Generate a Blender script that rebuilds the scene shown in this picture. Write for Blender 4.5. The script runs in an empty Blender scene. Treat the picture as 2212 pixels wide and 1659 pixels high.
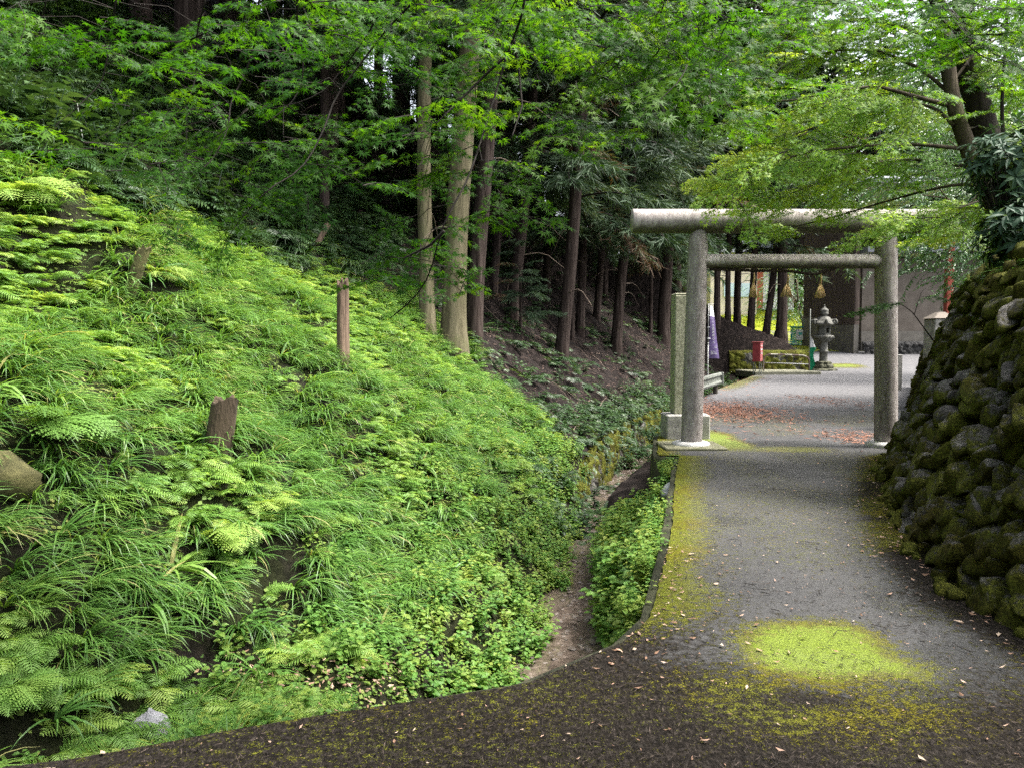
import bpy, math, random
import numpy as np
R = math.radians
sc = bpy.context.scene
col = sc.collection
# ---------------------------------------------------------------- camera, world, sun, exposure
CAMZ, FPX, PITCH = 1.5, 1660.0, R(3.05)          # focal length in units of a 2212 px wide frame
cam_d = bpy.data.cameras.new('camera')
cam = bpy.data.objects.new('camera', cam_d); col.objects.link(cam)
cam.location = (0, 0, CAMZ); cam.rotation_euler = (R(90) - PITCH, 0, 0)
cam_d.sensor_fit = 'HORIZONTAL'; cam_d.sensor_width = 36.0; cam_d.lens = 36.0 * FPX / 2212
cam_d.clip_start = 0.05; cam_d.clip_end = 1000
sc.camera = cam
SUN_AZ, SUN_EL = 96.0, 60.0                       # azimuth clockwise from +Y, elevation
w = bpy.data.worlds.new('World'); sc.world = w; w.use_nodes = True
nt = w.node_tree; nt.nodes.clear()
sky = nt.nodes.new('ShaderNodeTexSky'); sky.sky_type = 'NISHITA'; sky.sun_disc = False
sky.sun_elevation = R(SUN_EL); sky.sun_rotation = R(SUN_AZ); sky.dust_density = 6.0; sky.air_density = 1.0; sky.ozone_density = 0.6
hs = nt.nodes.new('ShaderNodeHueSaturation'); hs.inputs['Saturation'].default_value = 0.45
bg = nt.nodes.new('ShaderNodeBackground'); bg.inputs['Strength'].default_value = 0.15
wo = nt.nodes.new('ShaderNodeOutputWorld')
nt.links.new(sky.outputs[0], hs.inputs['Color']); nt.links.new(hs.outputs[0], bg.inputs['Color']); nt.links.new(bg.outputs[0], wo.inputs[0])
sl = bpy.data.lights.new('sun', 'SUN'); sl.energy = 2.2; sl.angle = R(14); sl.color = (1.0, 0.96, 0.90)
so = bpy.data.objects.new('sun', sl); col.objects.link(so)
so.rotation_euler = (R(90 - SUN_EL), 0, R(180 - SUN_AZ)); so.location = (20, 10, 40)
sc.view_settings.view_transform = 'Standard'; sc.view_settings.look = 'None'
sc.view_settings.exposure = 2.05; sc.view_settings.gamma = 1.0
sc.render.engine = 'CYCLES'
cy = sc.cycles
cy.max_bounces = 7; cy.diffuse_bounces = 4; cy.glossy_bounces = 2; cy.transmission_bounces = 5; cy.transparent_max_bounces = 4
cy.use_denoising = False
cy.sample_clamp_indirect = 6.0; cy.caustics_reflective = False; cy.caustics_refractive = False

# ---------------------------------------------------------------- helpers
rng = np.random.default_rng(7)
def at(vx, vy, Y):
    """point at depth Y (metres along +Y) seen at (vx, vy) of a 2212 x 1659 frame"""
    cx = (vx - 1106) / FPX; cyy = (829.5 - vy) / FPX
    dy = math.cos(PITCH) + cyy * math.sin(PITCH); dz = -math.sin(PITCH) + cyy * math.cos(PITCH)
    return np.array((cx / dy * Y, Y, CAMZ + dz / dy * Y))
def proj(P):
    P = np.atleast_2d(P); y = P[:, 1]; z = P[:, 2] - CAMZ
    dep = y * math.cos(PITCH) - z * math.sin(PITCH); up = y * math.sin(PITCH) + z * math.cos(PITCH)
    dep = np.where(dep < 0.05, 0.05, dep)
    return 1106 + FPX * P[:, 0] / dep, 829.5 - FPX * up / dep, dep
def _h(ix, iy, s):
    v = np.sin(ix * 127.1 + iy * 311.7 + s * 74.7) * 43758.5453
    return v - np.floor(v)
def vnoise(x, y, s=0):
    x = np.asarray(x, float); y = np.asarray(y, float)
    ix = np.floor(x); iy = np.floor(y); fx = x - ix; fy = y - iy
    fx = fx * fx * (3 - 2 * fx); fy = fy * fy * (3 - 2 * fy)
    a = _h(ix, iy, s); b = _h(ix + 1, iy, s); c = _h(ix, iy + 1, s); d = _h(ix + 1, iy + 1, s)
    return (a * (1 - fx) + b * fx) * (1 - fy) + (c * (1 - fx) + d * fx) * fy
def fbm(x, y, s=0, o=4):
    t = 0; a = 0.5
    for k in range(o):
        t = t + a * vnoise(x * 2 ** k, y * 2 ** k, s + k * 3); a *= 0.5
    return t / (1 - 0.5 ** o)
def sst(a, b, x):
    t = np.clip((x - a) / (b - a), 0, 1); return t * t * (3 - 2 * t)

class MB:
    """collects geometry; build() links it as ONE mesh object"""
    def __init__(s): s.V = []; s.F = []; s.T = []; s.n = 0
    def add(s, V, F, tint=0.5, mat=0):
        V = np.asarray(V, float).reshape(-1, 3)
        for f in (F if isinstance(F, list) and len(F) and isinstance(F[0], np.ndarray) and F[0].ndim == 2 else [np.asarray(F, int)]):
            if len(f): s.F.append((f + s.n, mat))
        s.V.append(V); s.T.append(np.broadcast_to(np.asarray(tint, float), (len(V),))); s.n += len(V); return s
    def inst(s, tpl, M, loc, tint, mat=0):
        """tpl = (V, [face arrays], tint offsets); M (k,3,3) incl. scale; loc (k,3); tint (k,)"""
        V, Fs, T = tpl[:3]; k = len(M); n = len(V)
        if k == 0: return
        out = np.einsum('kij,nj->kni', M, V) + np.asarray(loc)[:, None, :]
        off = (np.arange(k) * n)[:, None, None]
        mats = tpl[3] if len(tpl) > 3 else [mat] * len(Fs)
        for f, m in zip(Fs, mats):
            if len(f): s.F.append(((f[None] + off).reshape(-1, f.shape[1]) + s.n, m))
        s.V.append(out.reshape(-1, 3)); s.T.append((np.asarray(tint)[:, None] + T[None]).ravel()); s.n += k * n
    def mesh(s, name, mats, smooth=False, attrs=None):
        V = np.concatenate(s.V); me = bpy.data.meshes.new(name)
        me.vertices.add(len(V)); me.vertices.foreach_set('co', V.astype(np.float32).ravel())
        tot = np.concatenate([np.full(len(f), f.shape[1]) for f, m in s.F]); mi = np.concatenate([np.full(len(f), m) for f, m in s.F])
        lv = np.concatenate([f.ravel() for f, m in s.F])
        me.loops.add(len(lv)); me.loops.foreach_set('vertex_index', lv.astype(np.int32))
        me.polygons.add(len(tot)); st = np.zeros(len(tot), np.int32); st[1:] = np.cumsum(tot)[:-1]
        me.polygons.foreach_set('loop_start', st); me.polygons.foreach_set('material_index', mi.astype(np.int32))
        me.polygons.foreach_set('use_smooth', np.full(len(tot), smooth))
        for m in (mats if isinstance(mats, (list, tuple)) else [mats]): me.materials.append(m)
        at_ = {'tint': np.concatenate(s.T)}; at_.update(attrs or {})
        for k, v in at_.items():
            a = me.attributes.new(k, 'FLOAT', 'POINT'); a.data.foreach_set('value', np.asarray(v, np.float32))
        me.update(calc_edges=True); return me
    def build(s, name, mats, parent=None, smooth=False, attrs=None):
        return link(name, s.mesh(name, mats, smooth, attrs), parent)
def link(name, me, parent=None):
    o = bpy.data.objects.new(name, me); col.objects.link(o)
    if parent is not None: o.parent = parent
    return o
def tag(o, label=None, cat=None, group=None, kind=None):
    for k, v in (('label', label), ('category', cat), ('group', group), ('kind', kind)):
        if v: o[k] = v
    return o
def empty(name, loc, label, cat, group=None, rz=0):
    o = bpy.data.objects.new(name, None); col.objects.link(o); o.location = [float(v) for v in loc]; o.rotation_euler.z = rz
    o.empty_display_size = 0.2
    return tag(o, label, cat, group)
def grid_faces(nu, nv, closed=False):
    i = np.arange(nu - 1)[:, None]; j = np.arange(nv if closed else nv - 1)[None]
    j2 = (j + 1) % nv
    return np.stack([i * nv + j, i * nv + j2, (i + 1) * nv + j2, (i + 1) * nv + j], -1).reshape(-1, 4)
def frame(P):
    P = np.asarray(P, float); T = np.gradient(P, axis=0); T /= np.linalg.norm(T, axis=1)[:, None] + 1e-9
    ref = np.array((0.31, 0.2, 1.0)) if abs(T[0][2]) < 0.8 else np.array((1.0, 0.1, 0))
    A = np.cross(T, ref); A /= np.linalg.norm(A, axis=1)[:, None] + 1e-9
    return T, A, np.cross(A, T)
def tube(mb, P, r, n=8, mat=0, tint=0.5, caps=True, wob=0):
    P = np.asarray(P, float); k = len(P); r = np.broadcast_to(np.asarray(r, float), (k,))
    T, A, B = frame(P); a = np.arange(n) / n * 2 * np.pi
    rr = r[:, None] * (1 + wob * (rng.random((k, n)) - 0.5))
    V = P[:, None] + rr[..., None] * (np.cos(a)[None, :, None] * A[:, None] + np.sin(a)[None, :, None] * B[:, None])
    F = [grid_faces(k, n, True)]
    V = V.reshape(-1, 3)
    if caps:
        V = np.vstack([V, P[0], P[-1]]); i = np.arange(n); c0 = k * n
        F.append(np.stack([np.full(n, c0), (i + 1) % n, i], 1)); b = (k - 1) * n
        F.append(np.stack([np.full(n, c0 + 1), b + i, b + (i + 1) % n], 1))
    mb.add(V, F, tint, mat)
def smooth_path(P, n):
    P = np.asarray(P, float); t = np.concatenate([[0], np.cumsum(np.linalg.norm(np.diff(P, axis=0), axis=1))]); t /= t[-1]
    q = np.linspace(0, 1, n * 3); S = np.stack([np.interp(q, t, P[:, i]) for i in range(3)], 1)
    for _ in range(max(2, n // 6)):
        S[1:-1] = (S[:-2] + 2 * S[1:-1] + S[2:]) / 4
    return S[::3] if len(S[::3]) >= 2 else S
def box(mb, c, s, rz=0, mat=0, tint=0.5, taper=1.0, bev=0.0, rot=None):
    """bevelled box centred at c"""
    x, y, z = [v / 2 for v in s]; b = min(bev, x * .9, y * .9, z * .9)
    if b <= 0:
        V = np.array([(i * x * (taper if k > 0 else 1), j * y * (taper if k > 0 else 1), k * z) for k in (-1, 1) for j in (-1, 1) for i in (-1, 1)])
        F = [np.array([(0, 2, 3, 1), (4, 5, 7, 6), (0, 1, 5, 4), (2, 6, 7, 3), (0, 4, 6, 2), (1, 3, 7, 5)])]
    else:
        rings = []
        for k, (zz, ins) in enumerate(((-z, b), (-z + b, 0), (z - b, 0), (z, b))):
            tp = taper if zz > 0 else 1.0
            X, Y = x * tp - ins, y * tp - ins; c_ = b if ins == 0 else b * .5
            rings.append([(X - c_, -Y, zz), (X, -Y + c_, zz), (X, Y - c_, zz), (X - c_, Y, zz), (-X + c_, Y, zz), (-X, Y - c_, zz), (-X, -Y + c_, zz), (-X + c_, -Y, zz)])
        V = np.array(rings).reshape(-1, 3); F = [grid_faces(4, 8, True), np.array([list(range(7, -1, -1))]), np.array([[24 + i for i in range(8)]])]
    if rot is not None: V = V @ np.asarray(rot).T
    ca, sa = math.cos(rz), math.sin(rz)
    V = V @ np.array(((ca, sa, 0), (-sa, ca, 0), (0, 0, 1))) + np.asarray(c, float)
    mb.add(V, F, tint, mat)
def lathe(mb, prof, n=24, c=(0, 0, 0), mat=0, fn=None, tint=0.5):
    prof = np.asarray(prof, float); a = np.arange(n) / n * 2 * np.pi
    r = prof[:, 0][:, None] * np.ones(n)[None]; z = prof[:, 1][:, None] * np.ones(n)[None]
    if fn: r, z = fn(r, z, a[None] * np.ones_like(r))
    V = np.stack([r * np.cos(a), r * np.sin(a), z], -1).reshape(-1, 3) + np.asarray(c, float)
    mb.add(V, [grid_faces(len(prof), n, True)], tint, mat)
def rotz(a):
    a = np.asarray(a); c, s, o = np.cos(a), np.sin(a), np.zeros_like(a)
    return np.stack([np.stack([c, -s, o], -1), np.stack([s, c, o], -1), np.stack([o, o, o + 1], -1)], -2)
def basis(xd, zd):
    """columns x (projected), y, z from direction x and up z, arrays (k,3)"""
    z = zd / np.linalg.norm(zd, axis=1)[:, None]; x = xd - z * np.sum(xd * z, 1)[:, None]; x /= np.linalg.norm(x, axis=1)[:, None] + 1e-9
    return np.stack([x, np.cross(z, x), z], -1)

# ---------------------------------------------------------------- materials
def nodes(name):
    m = bpy.data.materials.new(name); m.use_nodes = True; t = m.node_tree; t.nodes.clear()
    return m, t, t.nodes, t.links
def N(t, typ, **kw):
    n = t.nodes.new(typ)
    for k, v in kw.items():
        if k in n.inputs: n.inputs[k].default_value = v
        else: setattr(n, k, v)
    return n
def noise(t, scale, detail=4, rough=0.6, vec=None, mapscale=None, dist=0.0):
    tc = N(t, 'ShaderNodeTexCoord'); src = tc.outputs['Object']
    if mapscale:
        mp = N(t, 'ShaderNodeMapping'); mp.inputs['Scale'].default_value = mapscale; t.links.new(src, mp.inputs[0]); src = mp.outputs[0]
    n = N(t, 'ShaderNodeTexNoise', Scale=scale, Detail=detail, Roughness=rough, Distortion=dist); t.links.new(src, n.inputs['Vector'])
    return n.outputs['Fac']
def ramp(t, fac, stops):
    r = N(t, 'ShaderNodeValToRGB'); e = r.color_ramp.elements
    while len(e) < len(stops): e.new(0.5)
    for el, (p, c) in zip(e, stops): el.position = p; el.color = (*c, 1) if len(c) == 3 else c
    t.links.new(fac, r.inputs[0]); return r.outputs[0]
def mixc(t, fac, a, b, mode='MIX'):
    m = N(t, 'ShaderNodeMix', data_type='RGBA', blend_type=mode)
    for s, v in ((m.inputs[0], fac), (m.inputs[6], a), (m.inputs[7], b)):
        if hasattr(v, 'links'): t.links.new(v, s)
        else: s.default_value = v if isinstance(v, (int, float)) else (*v, 1)
    return m.outputs[2]
def math_(t, op, a, b=0.0, c=0.0, clamp=False):
    m = N(t, 'ShaderNodeMath', operation=op); m.use_clamp = clamp
    for i, v in enumerate((a, b, c)):
        if hasattr(v, 'links'): t.links.new(v, m.inputs[i])
        else: m.inputs[i].default_value = v
    return m.outputs[0]
def thr(t, v, lo, hi):
    m = N(t, 'ShaderNodeMapRange', interpolation_type='SMOOTHSTEP'); t.links.new(v, m.inputs[0])
    m.inputs[1].default_value = lo; m.inputs[2].default_value = hi; return m.outputs[0]
def attr(t, name): return N(t, 'ShaderNodeAttribute', attribute_name=name).outputs['Fac']
def bump(t, h, strength, dist=0.02, normal=None):
    b = N(t, 'ShaderNodeBump', Strength=strength, Distance=dist); t.links.new(h, b.inputs['Height'])
    if normal is not None: t.links.new(normal, b.inputs['Normal'])
    return b.outputs[0]
def finish(m, t, colr, rough=0.8, nrm=None, spec=0.3, metal=0.0):
    p = N(t, 'ShaderNodeBsdfPrincipled'); o = N(t, 'ShaderNodeOutputMaterial')
    for s, v in (('Base Color', colr), ('Roughness', rough), ('Specular IOR Level', spec), ('Metallic', metal)):
        if hasattr(v, 'links'): t.links.new(v, p.inputs[s])
        else: p.inputs[s].default_value = v if isinstance(v, (int, float)) else (*v, 1)
    if nrm is not None: t.links.new(nrm, p.inputs['Normal'])
    t.links.new(p.outputs[0], o.inputs[0]); return m
def simple(name, c1, c2, scale=6, rough=0.8, bmp=0.3, spec=0.3, mapscale=None, metal=0.0, bscale=None, lo=.3, hi=.7):
    m, t, n, l = nodes(name)
    f = noise(t, scale, 5, .65, mapscale=mapscale); c = ramp(t, f, ((lo, c1), (hi, c2)))
    b = bump(t, noise(t, bscale or scale * 4, 4, .7, mapscale=mapscale), bmp) if bmp else None
    return finish(m, t, c, rough, b, spec, metal)
def leafmat(name, stops, trans=0.4, rough=0.5, spec=0.35, tcol=None):
    """leaf: colour from the per-leaf tint; part of the light passes through"""
    m, t, n, l = nodes(name)
    tint = attr(t, 'tint'); f = math_(t, 'ADD', tint, math_(t, 'MULTIPLY', math_(t, 'SUBTRACT', noise(t, 9, 2), .5), .25), clamp=True)
    c = ramp(t, f, stops)
    p = N(t, 'ShaderNodeBsdfPrincipled', Roughness=rough); p.inputs['Specular IOR Level'].default_value = spec; l.new(c, p.inputs['Base Color'])
    tr = N(t, 'ShaderNodeBsdfTranslucent')
    l.new(mixc(t, 1.0, c, tcol or (1.35, 1.25, 0.55), 'MULTIPLY'), tr.inputs[0])
    mx = N(t, 'ShaderNodeMixShader'); mx.inputs[0].default_value = trans
    l.new(p.outputs[0], mx.inputs[1]); l.new(tr.outputs[0], mx.inputs[2])
    o = N(t, 'ShaderNodeOutputMaterial'); l.new(mx.outputs[0], o.inputs[0]); return m
M = {}
M['fern'] = leafmat('fern_leaf', ((0, (.065, .145, .03)), (.5, (.16, .30, .06)), (1, (.29, .40, .09))), .42, .5, .3)
M['sedge'] = leafmat('sedge_blade', ((0, (.03, .09, .018)), (.55, (.095, .21, .04)), (.92, (.18, .30, .055)), (1, (.28, .27, .10))), .34, .42, .42)
M['weed'] = leafmat('weed_leaf', ((0, (.05, .13, .03)), (.5, (.115, .24, .045)), (1, (.25, .31, .06))), .42, .5, .3)
M['carpet'] = leafmat('carpet_leaf', ((0, (.05, .11, .02)), (.5, (.12, .20, .03)), (1, (.22, .24, .07))), .3, .6, .25)
M['maple'] = leafmat('maple_leaf', ((0, (.018, .075, .007)), (.5, (.052, .15, .011)), (1, (.13, .24, .02))), .58, .5, .2, (1.5, 1.35, .4))
M['maple_r'] = leafmat('maple_leaf_pale', ((0, (.07, .19, .025)), (.5, (.16, .31, .03)), (1, (.32, .41, .03))), .60, .5, .3, (1.35, 1.25, .5))
M['oak'] = leafmat('evergreen_leaf', ((0, (.035, .10, .035)), (.5, (.075, .17, .06)), (1, (.17, .26, .10))), .28, .3, .6, (1.2, 1.25, .5))
M['cedar'] = leafmat('cedar_needles', ((0, (.012, .028, .012)), (.5, (.030, .062, .029)), (.9, (.08, .13, .062)), (1, (.09, .055, .03))), .2, .6, .25)
M['shrub'] = leafmat('shrub_leaf', ((0, (.015, .045, .022)), (.6, (.04, .085, .045)), (1, (.12, .20, .04))), .15, .6, .25)
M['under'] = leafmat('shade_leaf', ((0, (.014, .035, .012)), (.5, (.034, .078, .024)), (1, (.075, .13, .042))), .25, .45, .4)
M['twig'] = simple('twig_bark', (.010, .008, .007), (.028, .022, .018), 30, .9, .2)
M['dead'] = simple('dead_twig', (.10, .07, .05), (.20, .16, .13), 20, .9, .2)
# ---------------------------------------------------------------- terrain
LB = np.array([(-10, -1.6), (0, -.75), (3.5, -.45), (6.6, .12), (7.4, .38), (8.3, .42), (9.0, .72), (9.8, .74), (11.2, 1.02), (13.4, 1.15), (19.3, 2.9), (25, 5.2), (30, 7.8), (34, 10.2), (36.4, 11.0), (37.6, 11.2), (38.0, 14.4), (41, 14.6), (44, 11), (52, 10.5), (80, 9), (140, 6)])
SR = np.array([(-10, .2), (3.5, .6), (6.6, .92), (7.6, .85), (8.3, 1.0), (9.2, 1.0), (9.8, 1.1), (11.0, 1.34), (13.4, 1.55), (19.3, 3.6), (25, 6.0), (30, 8.6), (34, 11.0), (37, 12.5)])
LE = np.array([(-8, -9), (1.4, -6.5), (2.71, -1.59), (2.96, -.97), (3.32, .03), (3.78, .53), (4.16, .74), (5.8, 1.17), (9.6, 2.05), (10.2, 2.22), (10.28, 1.93), (12.45, 2.34), (12.52, 2.62), (20.9, 5.15), (25.7, 7.0), (33.6, 10.4), (35, 11.2), (36.9, 11.3), (37.1, 14.7), (41, 15.0), (44, 11.5), (60, 11.5)])
WB = np.array([(3.05, -1.5), (2.84, 1.5), (2.72, 3.2), (2.66, 4.4), (2.95, 5.55), (3.82, 7.8), (4.68, 9.5), (4.98, 10.1), (5.35, 10.4), (6.1, 10.5), (8.0, 10.6)])   # foot of the mossy wall, (x, y)
ZR = np.array([(-10, 0), (33, 0), (38, .15), (44, .85), (50, 1.2), (60, 2.2), (78, 5.5), (92, 6.5), (200, 12)])
def lb(y): return np.interp(y, LB[:, 0], LB[:, 1])
def le(y): return np.interp(y, LE[:, 0], LE[:, 1])
def zr(y): return np.interp(y, ZR[:, 0], ZR[:, 1])
HN = np.array([(0, 0), (.5, .12), (.75, .50), (1.7, .66), (2.15, 1.25), (3.0, 1.9), (5, 3.35), (8, 6.0), (14, 11.4), (60, 48)])
HF = np.array([(0, 0), (.12, .85), (1, 1.15), (4, 3.3), (8, 6.5), (14, 11.6), (60, 46)])
HW = np.array([(0, 0), (.15, .9), (.8, 1.5), (4, 2.6), (10, 6.0), (60, 40)])
def hmid(s): return .75 * np.maximum(s, 0) * sst(0, 1.2, s) + .2 * sst(.2, .6, s)
def terrain(x, y):
    x = np.asarray(x, float); y = np.asarray(y, float)
    wob = (fbm(x * .35 + 7, y * .35, 3, 3) - .5)
    s = lb(y) + .25 * wob * sst(3, 6, y) - x
    hn = np.interp(s + .5 * (vnoise(x * .5, y * .9, 9) - .5) * sst(.8, 1.6, s), HN[:, 0], HN[:, 1])
    hf = np.interp(s, HF[:, 0], HF[:, 1]); hw = np.interp(s, HW[:, 0], HW[:, 1])
    a = sst(7.0, 9.5, y); b = sst(11.5, 13.5, y); c = sst(37.2, 38.0, y)
    h = hn * (1 - a) + hmid(s) * a * (1 - b) + hf * b
    amp = sst(.1, 1.2, s)
    h = h + amp * ((fbm(x * .8, y * .8, 5, 3) - .5) * .85 + (fbm(x * 3, y * 3, 8, 2) - .5) * .12)
    bed = -1.45 + .08 * (fbm(x * 2, y * 2, 1, 3) - .5)
    strip = np.interp(y, SR[:, 0], SR[:, 1])
    bed = bed + (.25 * sst(.0, .2, x - strip) + .42 * np.clip((x - strip) / np.maximum(le(y) - strip, .2), 0, 1) + .3 * (fbm(x * 2, y * 2, 12, 2) - .5) * sst(.1, .3, x - strip)) * (y < 36)
    z = np.where(s > 0, bed + h, bed)
    zm = zr(y) + np.where(s > 0, hw + amp * (fbm(x * .8, y * .8, 5, 3) - .5) * .4, 0) - .06
    # beyond the mound the slope opens into a meadow
    opn = sst(43, 47, y) * sst(4.5, 9, x + (y - 44) * .02)
    zm = zm * (1 - opn) + opn * (zr(y) - .06 + .25 * (fbm(x * .3, y * .3, 2, 3) - .5))
    z = z * (1 - c) + zm * c
    L = le(y) + np.where(y < 4, .3, .16)
    road = zr(y) - .06
    # ground behind the right-hand walls
    bx = np.interp(y, WB[:9, 1], WB[:9, 0])
    up1 = sst(.55, .85, x - bx - .05) * (1 - sst(10.25, 10.6, y)) * (1.9 + .04 * np.clip(y, 0, 10) + .22 * np.clip(x - bx - 1, 0, 20) + .15 * (fbm(x * 1.5, y * 1.5, 4, 3) - .5))
    w2 = np.interp(y, (10.5, 17, 17.4, 26, 27), (60, 60, 9.0, 13.5, 60))
    up2 = sst(.45, .7, x - w2) * (1.9 + .25 * np.clip(x - w2 - .8, 0, 20))
    road = road + up1 + up2
    return np.where(x > L, road, z)
def hit(vx, vy, lo=2.5, hi=110):
    """first point of the ground seen at (vx, vy)"""
    Y = np.concatenate([np.arange(lo, 30, .05), np.arange(30, hi, .2)])
    d = at(vx, vy, 1.0) - np.array((0, 0, CAMZ)); X = d[0] * Y; Z = CAMZ + d[2] * Y
    k = np.nonzero(terrain(X, Y) > Z)[0]
    k = k[0] if len(k) else len(Y) - 1
    return np.array((X[k], Y[k], float(terrain(X[k], Y[k]))))
def gnormal(x, y, e=.12):
    gx = (terrain(x + e, y) - terrain(x - e, y)) / (2 * e); gy = (terrain(x, y + e) - terrain(x, y - e)) / (2 * e)
    n = np.stack([-gx, -gy, np.ones_like(gx)], -1); return n / np.linalg.norm(n, axis=-1)[..., None]
xs = np.concatenate([np.linspace(-160, -45, 16)[:-1], np.arange(-45, -12, 1.0), np.arange(-12, 8, .1), np.arange(8, 22, .25), np.arange(22, 60, 2.0), np.linspace(60, 200, 14)])
ys = np.concatenate([np.linspace(-60, -8, 8)[:-1], np.arange(-8, 2, .5), np.arange(2, 20, .1), np.arange(20, 46, .25), np.arange(46, 110, 2.0), np.linspace(110, 260, 12)])
X, Y = np.meshgrid(xs, ys, indexing='ij'); Z = terrain(X, Y)
sL = lb(Y) - X
green = sst(.02, .4, sL) * (1 - sst(-.8, .8, Y - (14.3 + .72 * np.clip(sL, 0, 12)))) * (1 - sst(6.5, 9, sL) * .7)
bxx = np.interp(Y, WB[:9, 1], WB[:9, 0]); green = np.maximum(green, sst(.5, .8, X - bxx) * (Y < 10.8))
field = sst(43, 47, Y) * sst(6, 10, X)
m, t, n, l = nodes('hillside_soil')
nf = noise(t, 5, 6, .7); ng = noise(t, 1.2, 4)
soil = ramp(t, nf, ((.25, (.006, .0045, .004)), (.5, (.019, .014, .0125)), (.75, (.06, .046, .040))))
mossy = ramp(t, noise(t, 14, 4, .7), ((.3, (.010, .013, .005)), (.7, (.04, .05, .014))))
grassf = ramp(t, noise(t, 3, 5, .7), ((.3, (.20, .28, .02)), (.7, (.36, .42, .05))))
g2 = math_(t, 'MULTIPLY', attr(t, 'green'), thr(t, ng, .3, .6)); cc = mixc(t, g2, soil, mossy)
cc = mixc(t, attr(t, 'field'), cc, grassf)
finish(m, t, cc, .95, bump(t, noise(t, 13, 7, .8), 1.0, .12), .15); M['hill'] = m
mb = MB(); mb.add(np.stack([X, Y, Z], -1).reshape(-1, 3), [grid_faces(len(xs), len(ys))[:, ::-1]])
tag(mb.build('hillside_terrain', M['hill'], None, True, {'green': green.ravel(), 'field': field.ravel()}), kind='structure')

# ---------------------------------------------------------------- stream water
m, t, n, l = nodes('stream_water')
wc = ramp(t, noise(t, 11, 7, .75), ((.3, (.03, .022, .017)), (.55, (.11, .085, .068)), (.8, (.26, .215, .18))))
finish(m, t, wc, .12, bump(t, noise(t, 14, 3, .6, mapscale=(1, .5, 1)), .35, .02), .5); M['water'] = m
yy = np.arange(1.0, 36.5, .25); a0 = lb(yy) - .3; a1 = np.interp(yy, SR[:, 0], SR[:, 1]) + .12
k = np.linspace(0, 1, 6); V = np.stack([a0[:, None] + (a1 - a0)[:, None] * k, yy[:, None] * np.ones(6), np.full((len(yy), 6), -1.40)], -1)
mb = MB(); mb.add(V.reshape(-1, 3), [grid_faces(len(yy), 6)[:, ::-1]])
tag(mb.build('stream', M['water']), kind='structure')

# ---------------------------------------------------------------- road
ys = np.concatenate([np.arange(-6, 1.4, .3), np.arange(1.4, 13, .045), np.arange(13, 37, .2), np.arange(37, 62, .6)])
rx = np.interp(ys, (-6, 1.5, 3.2, 4.4, 5.55, 7.8, 9.6, 10.3, 10.7, 17.3, 17.6, 26, 27, 60), (3.3, 3.1, 2.95, 2.9, 3.2, 4.05, 4.9, 5.4, 9.0, 9.4, 9.3, 13.8, 30, 30))
k = np.linspace(0, 1, 150) ** .9
lej = le(ys) + .035 * (fbm(ys * 1.3, ys * 0, 71, 4)) * sst(3.0, 4.5, ys) * (1 - sst(15, 18, ys)) + .03 * fbm(ys * 9, ys * 0, 72, 3) * (ys < 18)
X = lej[:, None] + (rx - lej)[:, None] * k; Y = ys[:, None] * np.ones_like(X); Z = zr(Y) + .012 * (fbm(X * 1.3, Y * 1.3, 11, 3) - .5)
dl = X - le(Y); dr = np.interp(Y, WB[:9, 1], WB[:9, 0]) - X
vx, vy, _ = proj(np.stack([X, Y, Z], -1).reshape(-1, 3)); vx = vx.reshape(X.shape); vy = vy.reshape(X.shape)
WX = X + .22 * (fbm(X * 3, Y * 3, 91, 4) - .5); WY = Y + .22 * (fbm(X * 3 + 5, Y * 3, 92, 4) - .5)
def blob(cx, cy_, rx_, ry_, e=2.0): return np.exp(-(np.abs((WX - cx) / rx_) ** (2 * e) + np.abs((WY - cy_) / ry_) ** (2 * e)))
def gp(vx_, vy_):
    p = at(vx_, vy_, 1.0); d = CAMZ / (CAMZ - p[2]); return p[0] * d, d
nz = fbm(X * 1.6, Y * 1.6, 21, 4)
moss = (1 - sst(.08, .42 + .5 * nz, dl)) * sst(3.4, 4.4, Y) * (1 - sst(13, 17, Y)) * .74
px, py = gp(1775, 1400); moss = np.maximum(moss, 1.15 * blob(px, py - .03, .45, .42, 1.7))
px, py = gp(1760, 1500); moss = np.maximum(moss, .66 * blob(px, py - .02, .60, .44, 1.0))
px, py = gp(1700, 970); moss = np.maximum(moss, .6 * blob(px, py, .8, .35)); px, py = gp(1560, 955); moss = np.maximum(moss, 1.0 * blob(px, py + .4, .42, 1.4))
moss = np.maximum(moss, .55 * (1 - sst(.1, .9, dr)) * (Y < 10.4) * sst(.35, .6, fbm(X, Y, 5, 3)))
moss = np.maximum(moss, (1 - sst(.3, 1.1, dl)) * sst(22, 27, Y) * (1 - sst(33, 36, Y)) * .6)
px, py = gp(1840, 803); moss = np.maximum(moss, 1.0 * blob(px - .8, py - .7, 1.2, .8))
moss = np.maximum(moss, .22 * (1 - sst(3.2, 4.0, Y)) * sst(.5, .68, fbm(X * 1.1, Y * 1.4, 31, 4)))
moss = np.maximum(moss, .30 * (Y < 17) * sst(.35, .65, fbm(X * .9, Y * .7, 55, 3)))
hole = blob(*gp(1750, 1508), .20, .09, 1); moss = moss * (1 - .95 * hole)
dirt_shade = np.clip(.30 * (1 - sst(3.4, 4.6 + 1.0 * nz, Y)) + .62 * (1 - sst(2.75, 3.5 + .8 * nz, Y + .10 * X)) + .5 * np.exp(-dl / .45) * (Y < 4.6) + .4 * (1 - sst(-.2, .9, X)), 0, 1)  # debris, plus canopy shade painted as darkness over the near and left road
dirt_shade = np.maximum(dirt_shade, .6 * (1 - sst(.05, .4, dl)) * (Y < 14)); dirt_shade = np.maximum(dirt_shade, .8 * (1 - sst(0, .7, dr)) * (Y < 10.4))
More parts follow.
